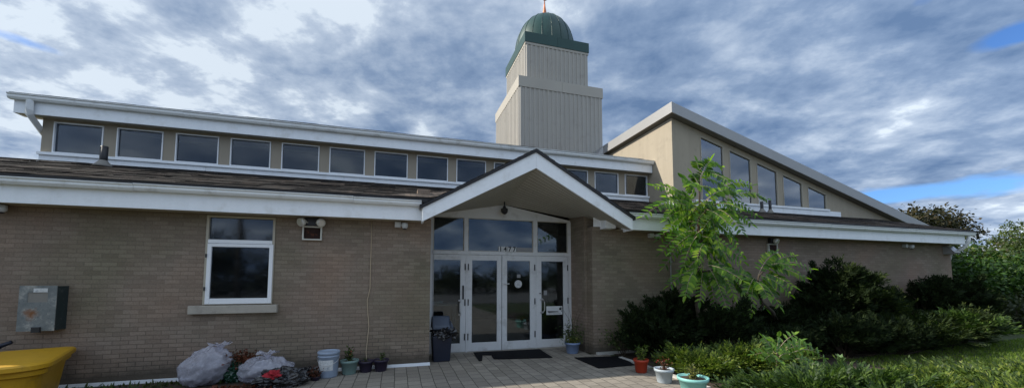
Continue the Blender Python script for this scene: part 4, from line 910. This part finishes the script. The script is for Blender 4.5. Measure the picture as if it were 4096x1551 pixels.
shrub('juniper_shrub', 'pale green juniper carpet along the bottom right edge', 'shrub', [(7.2, 3.5, .05, .9, .55, .17), (8.4, 3.6, .04, .9, .55, .15), (7.4, 2.7, .02, 1.1, .6, .14), (9.6, 3.6, .0, .9, .55, .11), (8.9, 2.9, .0, 1.1, .6, .11), (10.6, 3.7, .0, .9, .5, .09)], 7000, 9, .085, .026, 'juniper', 8, GJ, amp=.3, up=.2, flat=1, spray_len=.17)

shrub('yew_shrub', 'low dark yew added as the black shadow behind the front junipers', 'shrub', [(7.3, 5.8, .25, 1.0, .5, .4), (9.0, 5.7, .3, 1.0, .55, .45), (10.3, 5.5, .25, .9, .5, .38)], 3000, 10, .095, .026, 'yew', 9, GY, amp=.22, up=.4)  # added shrub, its dark foliage stands in for shadow on the bed
# --- compound-leaf tree
def frond(base, tip, npair, ll, lw, droop, parts, mb, mat, rnd):
    base, tip = np.array(base), np.array(tip); v = tip - base; L = np.linalg.norm(v); pts = []
    ts = np.linspace(0, 1, 9); up = np.array([0, 0, 1.])
    curve = lambda t: base + v * t + up * (droop * L * (t - t * t) * 1.6)
    mb.tube([curve(t) for t in ts], [.0055 - .004 * t for t in ts], 4, caps=False)
    C = []; A = []; Nn = []; LL = []
    fn = np.array([rnd.gauss(-.12, .18), -.8, rnd.gauss(.5, .15)]); fn /= np.linalg.norm(fn)
    for k in range(npair):
        t = .16 + .80 * k / (npair - 1); p = curve(t); T = curve(min(1, t + .02)) - curve(max(0, t - .02)); T /= np.linalg.norm(T)
        S = np.cross(T, fn); S /= (np.linalg.norm(S) + 1e-6); nn = fn
        for sg in (-1, 1):
            a = S * sg * .85 + T * .40 - up * rnd.uniform(.08, .28) + np.array([rnd.gauss(0, .05) for _ in range(3)]); C.append(p); A.append(a); Nn.append(nn + np.array([rnd.gauss(0, .13) for _ in range(3)])); LL.append(ll * (1 - .5 * abs(t - .45)) * rnd.uniform(.85, 1.15))
    C.append(curve(1)); A.append(v); Nn.append(up); LL.append(ll)
    LL = np.array(LL); parts.append((*leaflets(np.array(C), np.array(A), np.array(Nn), LL, LL * lw), mat))
r = empty('ailanthus_tree', (5.95, 6.3, 0), 'bright green young tree with feathery compound leaves in front of the right wing', 'tree')
Z = lambda x, y, Y: at(2500 + .7177 * x, 600 + .7177 * y, Y)
rnd = random.Random(5); parts = []; mbs = MB()
FR = [(412,120,400,70),(415,110,525,95),(415,125,560,165),(415,160,555,215),(412,200,375,140),(418,210,500,290),(418,200,555,265),(412,180,470,70),(410,230,360,200),
 (400,300,320,165),(395,300,240,265),(395,310,170,208),(390,330,200,310),(385,330,115,368),(380,340,240,385),(390,370,250,440),(395,400,205,490),(395,420,320,490),(400,330,300,280),(395,350,300,350),
 (430,300,530,345),(440,290,600,235),(450,290,690,205),(560,280,770,275),(540,290,720,360),(520,310,690,405),(500,330,640,445),(480,350,600,475),(470,360,520,535),(460,380,640,570),(450,330,560,400),(500,300,640,330),(440,350,480,470),
 (420,450,350,565),(420,460,270,560),(430,470,500,600),(430,480,640,610),(420,500,420,640),(400,500,230,640),(440,520,560,620),(450,540,655,665),(400,480,330,640),(420,430,450,560),(395,450,220,560),
 (430,640,350,790),(440,650,420,830),(450,650,500,855),(470,660,560,865),(500,670,640,880),(540,680,700,860),(580,690,770,870),(600,690,725,745),(420,650,260,745),(380,680,340,800),(520,660,600,800),(460,640,640,720),(430,600,330,700),(450,600,560,720),(560,690,660,800),(640,720,740,800),
 (740,700,830,585),(760,690,935,598),(800,650,1018,660),(790,660,985,705),(770,690,925,755),(760,700,905,795),(740,720,852,858),(730,730,790,810),(720,710,670,840),(720,720,705,890),(780,650,900,640),(750,710,830,780)]
for (a, b, c, d) in FR:
    c, d = a + (c - a) * 1.07, b + (d - b) * 1.07
    Y0_ = 6.25 + rnd.uniform(-.22, .28); Y1_ = Y0_ + rnd.uniform(-.5, .25); frond(Z(a, b, Y0_), Z(c, d, Y1_), rnd.randint(9, 12), .175, .36, rnd.uniform(.2, .42), parts, mbs, 'sumac', rnd)
for k in range(30):   # short inner fronds that fill the crown
    a, b = rnd.choice([(412, 300), (415, 380), (420, 480), (440, 560), (430, 640), (520, 320), (470, 420), (560, 680), (380, 340)]); a += rnd.uniform(-50, 70); b += rnd.uniform(-50, 60); an = rnd.uniform(0, 6.28); q = rnd.uniform(60, 130)
    Y0_ = 6.3 + rnd.uniform(-.25, .35); frond(Z(a, b, Y0_), Z(a + q * math.cos(an), b + q * (.3 + .7 * abs(math.sin(an))), Y0_ + rnd.uniform(-.3, .3)), 9, .155, .37, .3, parts, mbs, 'sumac', rnd)
leaf_obj('crown', parts, ['sumac'], r)
mbs.build('leaf_stalk', 'palestalk' if 'palestalk' in M else 'cord', r)
mb = MB()
mb.tube([(5.95, 6.3, 0), Z(400, 860, 6.3), Z(415, 700, 6.32), Z(405, 520, 6.3), Z(412, 400, 6.28), Z(416, 250, 6.27), Z(413, 120, 6.25)], [.045, .04, .034, .03, .026, .017, .006], 8)
for pth in ([(410, 420), (450, 330), (560, 280)], [(410, 380), (395, 320), (330, 260)], [(412, 520), (450, 480), (520, 470)], [(412, 680), (500, 665), (600, 690), (650, 730)], [(408, 350), (385, 335), (300, 330)]):
    mb.tube([Z(x, y, 6.28) for x, y in pth], [.02 - .014 * i / (len(pth) - 1) for i in range(len(pth))], 6)
mb.tube([(8.3, 6.35, .1), Z(820, 900, 6.3), Z(765, 850, 6.3), Z(735, 770, 6.3), Z(745, 700, 6.28), Z(800, 645, 6.25)], [.05, .045, .03, .024, .018, .008], 7)
mb.build('trunk', 'bark', r, True)
parts = []; k = 260; P = np.array([Z(412 + 14 * a_, 400 + 34 * b_, 6.2) for a_, b_ in rng.normal(size=(k, 2))]); parts.append((*leaves(P + rng.normal(size=(k, 3)) * .04, rdir(k) - np.array([0, 0, .8]), rdir(k), .045, .012), 'dryleaf'))
props(leaf_obj('seed_cluster', parts, ['dryleaf'], r), kind='stuff')

# --- bright ash sapling
r = empty('ash_sapling', (5.7, 4.6, 0), 'bright yellow-green sapling with paired leaflets standing in the juniper bed', 'sapling')
parts = []; mbs = MB(); Z2 = lambda x, y, Y: at(2400 + .4113 * x, 1150 + .4113 * y, Y)
for (a, b, c, d) in [(1720,620,1890,460),(1700,640,1590,490),(1690,650,1500,650),(1720,640,1740,480),(1740,650,1960,520),(1740,670,1830,640),(1700,680,1600,700),(1760,640,1990,560),(1780,620,2110,610),(1900,620,2180,680),(1900,690,2060,740),(1960,720,2190,790),(1710,690,1760,720),(1800,680,1930,610),(1720,600,1650,520)]:
    Y0_ = 4.55 + rnd.uniform(-.15, .2); frond(Z2(a, b, Y0_), Z2(c, d, Y0_ + rnd.uniform(-.2, .1)), 5, .12, .5, .25, parts, mbs, 'sapling', rnd)
leaf_obj('crown', parts, ['sapling'], r); mbs.build('leaf_stalk', 'cord', r)
mb = MB(); mb.tube([(5.72, 4.6, 0), Z2(1720, 760, 4.58), Z2(1725, 640, 4.55), Z2(1735, 560, 4.55)], [.014, .012, .009, .004], 6); mb.build('trunk', 'bark', r, True)
# --- woolly weed
p0 = at(3365, 1500, 4.1); r = empty('mullein_weed', (p0[0], p0[1], 0), 'pale grey-green upright weed beside the sapling', 'weed')
k = 70; tt = rng.random(k); aa = rng.uniform(0, 6.28, k); P = np.stack([p0[0] + 0 * tt, p0[1] + 0 * tt, .05 + tt * .38], 1); A = np.stack([np.cos(aa), np.sin(aa), .5 + .8 * tt], 1)
leaf_obj('foliage', [(*leaves(P, A, np.stack([-np.cos(aa), -np.sin(aa), 1 + 0 * aa], 1), .19 - .09 * tt, .055 + 0 * tt), 'weed')], ['weed'], r)
MB().tube([(p0[0], p0[1], 0), (p0[0] + .01, p0[1], .45)], [.012, .006], 6).build('stem', 'weed', r)
# --- sparse rose-like shrub at the corner of the porch
p0 = np.array([4.55, 7.05, 0]); r = empty('sparse_shrub', tuple(p0), 'sparse thin-leaved shrub at the foot of the brick corner right of the porch', 'shrub')
mb = MB(); parts = []
for k in range(16):
    tip = p0 + np.array([rng.normal(0, .33), rng.normal(0, .12), rng.uniform(.3, .8)]); m = (p0 + tip) / 2 + np.array([rng.normal(0, .05), 0, .12]); mb.tube([p0 + rng.normal(size=3) * .03 * [1, 1, 0], m, tip], [.006, .004, .002], 4)
    q = 26; t = rng.uniform(.35, 1, q)[:, None]; P = (1 - t) ** 2 * p0 + 2 * t * (1 - t) * m + t * t * tip + rng.normal(size=(q, 3)) * .04; parts.append((*leaves(P, rdir(q), rdir(q) + np.array([0, 0, .5]), .055, .035), 'pot_leaf'))
leaf_obj('foliage', parts, ['pot_leaf'], r); mb.build('stem', 'twig', r)

# --- trees and hedge to the right
def tree(name, label, ells, n, L, W, mat, seed, base, trunk_r=.12, group=None, **kw):
    kw.setdefault('shell', .8) if group else None; n = int(n * (1.35 if group else 1)); r = empty(name, base, label, 'tree' if 'tree' in name else 'shrub', group)
    leaf_obj('crown', clump_leaves(ells, n, L, W, mat, seed, **kw), [mat], r)
    mb = MB(); b = np.array(base, float)
    for e in ells:
        c = np.array(e[:3]); 
        mb.tube([b + rng.normal(size=3) * [.1, .1, 0], (b + c) / 2 + rng.normal(size=3) * .15, c], [trunk_r, trunk_r * .6, trunk_r * .25], 7)
        for k in range(7):
            d = rdir(1)[0]; mb.tube([c - (c - b) * rng.uniform(.05, .4), c + d * np.array(e[3:6]) * .45, c + d * np.array(e[3:6]) * .9], [trunk_r * .3, trunk_r * .16, trunk_r * .05], 5)
    mb.build('trunk', 'bark', r, True)
GT = 'hedge trees beyond the right end'
tree('hedge_tree', 'olive green bushy tree just beyond the right end of the building', [(20.6, 9.6, 1.6, 1.5, 1.2, 1.1), (22.4, 9.9, 1.7, 1.5, 1.2, 1.1)], 11000, .14, .085, 'hedge_olive', 1, (21.3, 9.7, 0), .1, GT, amp=.2)
tree('hedge_tree', 'mid green vine-covered bush standing low before the olive tree', [(18.9, 8.4, 1.1, .9, .8, 1.2), (20.4, 8.2, 1.1, 1.1, .8, 1.1)], 7600, .15, .10, 'hedge_green', 2, (19.6, 8.3, 0), .06, GT, amp=.2)
tree('hedge_tree', 'leafy green bush at the right edge behind the lawn', [(22.2, 7.8, 1.0, 1.2, .8, 1.15), (24.2, 8.2, 1.2, 1.3, 1, 1.25)], 7600, .15, .10, 'hedge_green', 3, (23, 8, 0), .06, GT, amp=.2)
tree('hedge_tree', 'tall olive tree at the far right edge', [(26.0, 10.4, 1.6, 1.6, 1.4, 1.25), (24.4, 10.6, 1.6, 1.5, 1.3, 1.15), (29, 11, 1.9, 2, 1.5, 1.4), (31, 11.2, 2.2, 1.6, 1.4, 1.5)], 13000, .15, .09, 'hedge_olive', 4, (25.5, 10.5, 0), .12, GT, amp=.22)
tree('hedge_tree', 'dark low bush between the corner yew and the hedge', [(17.6, 7.6, .6, .8, .6, .7), (18.5, 6.9, .35, .9, .6, .5), (20.2, 7.2, .4, 1.1, .6, .55)], 4600, .13, .075, 'hedge_dark', 5, (18.3, 7.2, 0), .05, GT, amp=.2)
FE = [tuple(at(x, y, 19.0)) + (rx, 1.5, rz) for x, y, rx, rz in ((3640, 884, 1.3, .68), (3725, 880, 1.15, .64), (3785, 898, .95, .52), (3580, 892, 1.1, .6), (3700, 925, 1.8, .8), (3835, 935, .8, .45))]
tree('far_tree', 'dark bronze-green tree rising behind the low right end of the roof', FE, 8000, .22, .17, 'brown_tree', 6, (FE[4][0], 19.0, 0), .25, amp=.22, clump=.42, per=12)
# bare branched shrub top
r = empty('bare_tree', (34.2, 13.0, 0), 'bare grey-branched tree sticking up above the hedge at the right edge', 'tree')
mb = MB(); rr = random.Random(3)
def branch(p, d, L, rad, depth):
    q = p + d * L; mb.tube([p, (p + q) / 2 + np.array([rr.gauss(0, .04) * L for _ in range(3)]), q], [rad, rad * .8, rad * .6], 5, caps=False)
    if depth:
        for k in range(3):
            nd = d + np.array([rr.gauss(0, .42), rr.gauss(0, .42), rr.uniform(-.1, .35)]); branch(q, nd / np.linalg.norm(nd), L * rr.uniform(.55, .8), rad * .6, depth - 1)
branch(np.array([34.2, 13.0, 0]), np.array([0, 0, 1.]), 1.45, .09, 5); mb.build('trunk', 'pole', r)
leaf_obj('crown', clump_leaves([(36.3, 13.0, 3.9, 1.3, 1.2, 1.2)], 3000, .14, .09, 'hedge_olive', 61, amp=.2, shell=.8), ['hedge_olive'], r)
# power line far right
mb = MB(); a, b = at(3700, 930, 40.), at(4300, 934, 40.)
mb.tube([a + (b - a) * t + np.array([0, 0, -.35 * 4 * t * (1 - t)]) for t in np.linspace(-.3, 1.2, 12)], .022, 5)
props(mb.build('power_line', 'dark'), 'thin dark power line across the sky at the right', 'power line')

# --- lawn
n = 60000; X = rng.uniform(8.5, 21, n); Yg = rng.uniform(2.6, 8.0, n); keep = (Yg < 5.4 + .25 * (X - 8) * .3) & (Yg > 3.2 + 0 * X); X, Yg = X[keep], Yg[keep]; n = len(X)
P = np.stack([X, Yg, np.full(n, -.015)], 1); A = np.stack([rng.normal(0, .35, n), rng.normal(0, .35, n), np.ones(n)], 1)
props(leaf_obj('grass', [(*leaves(P, A, rdir(n), rng.uniform(.04, .085, n), .012), 'grass')], ['grass'], None, (13, 4.5, 0)), 'short green lawn grass right of the junipers', None, None, 'stuff')
# weeds in the soil along the left wall
n = 260; cx = rng.choice([-4.0, -3.55, -3.3, -2.95, -2.55, -4.4], n); X = cx + rng.normal(0, .13, n); Yg = 7.12 + rng.normal(0, .09, n)
P = np.stack([X, Yg, np.zeros(n)], 1); A = np.stack([rng.normal(0, .7, n), rng.normal(0, .7, n), np.ones(n)], 1)
props(leaf_obj('weeds', [(*leaves(P, A, rdir(n), rng.uniform(.05, .11, n), .028), 'pot_leaf')], ['pot_leaf'], None, (-3.5, 7.1, 0)), 'small weeds growing in the soil along the brick wall', None, None, 'stuff')
# --- what the glass reflects: trees and a pole across the lot behind the viewer
parts = []
E_ = []
for k in range(26):
    x = -46 + k * 4.2 + random.uniform(-1, 1); h = random.uniform(4.4, 6.5) if not (-16.6 < x < -12 or 5 < x < 18) else random.uniform(2.2, 2.9); E_.append((x, -27 + random.uniform(-3, 3), h * .5, 3.4, 2.4, h * .55))
props(leaf_obj('treeline', clump_leaves(E_, 90000, .3, .24, 'hedge_dark', 71, amp=.16, clump=.55, per=12, shell=.85), ['hedge_dark'], None, (0, -27, 0)), 'dark line of trees across the lot, mirrored in the door glass', None, None, 'stuff')
r = empty('utility_pole', (-10.3, -15, 0), 'wooden utility pole mirrored in the glass of the brick-wall window', 'utility pole')
MB().tube([(-10.3, -15, 0), (-10.3, -15, 9)], [.16, .12], 10).build('pole', 'pole', r, True); MB().box(-11.4, -9.2, -15.2, -15.1, 8.3, 8.45).build('crossarm', 'pole', r)

# ================================================================== LIGHT AND SKY
ldir = Vector((1.30, -.43, -1.0)).normalized()
elev = math.asin(-ldir.z); az = math.atan2(-ldir.x, -ldir.y)     # towards the sun, clockwise from +Y
sun = bpy.data.lights.new('sun', 'SUN'); sun.energy = 4.2; sun.angle = math.radians(.6); sun.color = (1, .93, .82)
so = bpy.data.objects.new('sun', sun); COL.objects.link(so); so.rotation_euler = ldir.to_track_quat('-Z', 'Y').to_euler(); so.location = (-20, 10, 30)

w = bpy.data.worlds.new('World'); scene.world = w; w.use_nodes = True; N, L = w.node_tree.nodes, w.node_tree.links
bg = N['Background']
sky = N.new('ShaderNodeTexSky'); sky.sky_type = 'NISHITA'; sky.sun_disc = False; sky.sun_elevation = elev; sky.sun_rotation = az; sky.altitude = 100; sky.air_density = 1; sky.dust_density = .6; sky.ozone_density = 1.6
tc = N.new('ShaderNodeTexCoord'); sep = N.new('ShaderNodeSeparateXYZ'); L.new(tc.outputs['Generated'], sep.inputs[0])
m = lambda op, a, b=None, c=False: math_(N, L, op, a, b, c)
zz = m('ADD', m('MAXIMUM', sep.outputs[2], 0), .20)
# cloud deck seen in perspective: coordinates on a high flat layer, rows running away from the viewer
ca, sa = math.cos(YAW + .12), math.sin(YAW + .12)
u = m('DIVIDE', m('SUBTRACT', m('MULTIPLY', sep.outputs[0], ca), m('MULTIPLY', sep.outputs[1], sa)), zz)
v = m('DIVIDE', m('ADD', m('MULTIPLY', sep.outputs[0], sa), m('MULTIPLY', sep.outputs[1], ca)), zz)
def deck(su, sv, ox, oy, scale, detail, rough, dist=.0):
    cb = N.new('ShaderNodeCombineXYZ'); L.new(m('ADD', m('MULTIPLY', u, su), ox), cb.inputs[0]); L.new(m('ADD', m('MULTIPLY', v, sv), oy), cb.inputs[1])
    n = N.new('ShaderNodeTexNoise'); n.inputs['Scale'].default_value = scale; n.inputs['Detail'].default_value = detail; n.inputs['Roughness'].default_value = rough; n.inputs['Distortion'].default_value = dist
    L.new(cb.outputs[0], n.inputs['Vector']); return n.outputs['Fac']
cover = deck(.85, .75, 20.7, 3.3, 1.1, 7, .55, .1)
tex = deck(.85, .9, 9.3, 4.1, 2.0, 9, .58, .1)
puff = deck(1.0, 1.1, 2.2, 7.7, 4.2, 8, .6, .15)
big = deck(.8, .7, 5.7, 8.2, .7, 3, .45, .1)
# nearer the sun (left) clouds are brighter
dotp = N.new('ShaderNodeVectorMath'); dotp.operation = 'DOT_PRODUCT'; L.new(tc.outputs['Generated'], dotp.inputs[0]); dotp.inputs[1].default_value = tuple(-ldir)
near = m('MULTIPLY', m('ADD', dotp.outputs['Value'], .30), .72, True)
shade = m('ADD', m('ADD', m('ADD', m('MULTIPLY', m('SUBTRACT', tex, .185), 1.35), m('MULTIPLY', big, .75)), m('MULTIPLY', m('SUBTRACT', puff, .28), 1.05)), m('MULTIPLY', near, .21))
ccol = ramp(N, L, m('MULTIPLY', shade, .77), [(.56, (1.05, 1.75, 3.1)), (.74, (2.0, 2.8, 4.2)), (.84, (3.0, 3.8, 5.1)), (.93, (4.0, 4.8, 6.0)), (1.02, (5.9, 6.7, 7.6))])
def opening(px, py, wh, wv, amp):      # a break in (or, negative, a thickening of) the cloud deck towards one bearing
    d = _F + _R * (px - CX) / F_PX - _U * (py - CY) / F_PX; d /= np.linalg.norm(d); t1 = np.cross(d, (0, 0, 1)); t1 /= np.linalg.norm(t1); t2 = np.cross(t1, d); o_ = []
    for t, wd in ((t1, wh), (t2, wv)):
        q = N.new('ShaderNodeVectorMath'); q.operation = 'DOT_PRODUCT'; L.new(tc.outputs['Generated'], q.inputs[0]); q.inputs[1].default_value = tuple(t / wd); o_.append(m('MULTIPLY', q.outputs['Value'], q.outputs['Value']))
    fr = N.new('ShaderNodeVectorMath'); fr.operation = 'DOT_PRODUCT'; L.new(tc.outputs['Generated'], fr.inputs[0]); fr.inputs[1].default_value = tuple(d)
    g = m('MULTIPLY', m('POWER', 2.718, m('MULTIPLY', m('ADD', o_[0], o_[1]), -1.0)), m('GREATER_THAN', fr.outputs['Value'], 0))
    return m('MULTIPLY', g, amp)
for a_ in ((3560, 785, .12, .016, .22), (4120, 120, .055, .014, .17), (3690, 8, .03, .02, .17), (40, 150, .10, .014, .17), (420, 330, .30, .12, -.13), (2300, 500, .5, .2, -.08)):
    cover = m('SUBTRACT', cover, opening(*a_))
mask = ramp(N, L, m('ADD', cover, m('MULTIPLY', near, .08)), [(.31, (0, 0, 0)), (.39, (1, 1, 1))])
blue = mixc(N, L, 1, sky.outputs[0], (.52, .8, 1.2), 'MULTIPLY')
skyc = mixc(N, L, mask, blue, ccol)
lum = m('SUBTRACT', 1.02, m('MULTIPLY', sep.outputs[1], .27))      # whole sky raised behind the viewer, added to fill the shaded facade
lc = N.new('ShaderNodeCombineColor'); [L.new(lum, lc.inputs[k]) for k in range(3)]
skyc = mixc(N, L, 1, skyc, lc.outputs[0], 'MULTIPLY')
L.new(skyc, bg.inputs['Color']); bg.inputs['Strength'].default_value = .1

vs_ = scene.view_settings; vs_.view_transform = 'Standard'; vs_.look = 'None'; vs_.exposure = .62; vs_.gamma = 1; vs_.use_curve_mapping = False
scene.cycles.max_bounces = 8; scene.cycles.transparent_max_bounces = 12; scene.cycles.use_denoising = True
scene.cycles.sample_clamp_indirect = 6
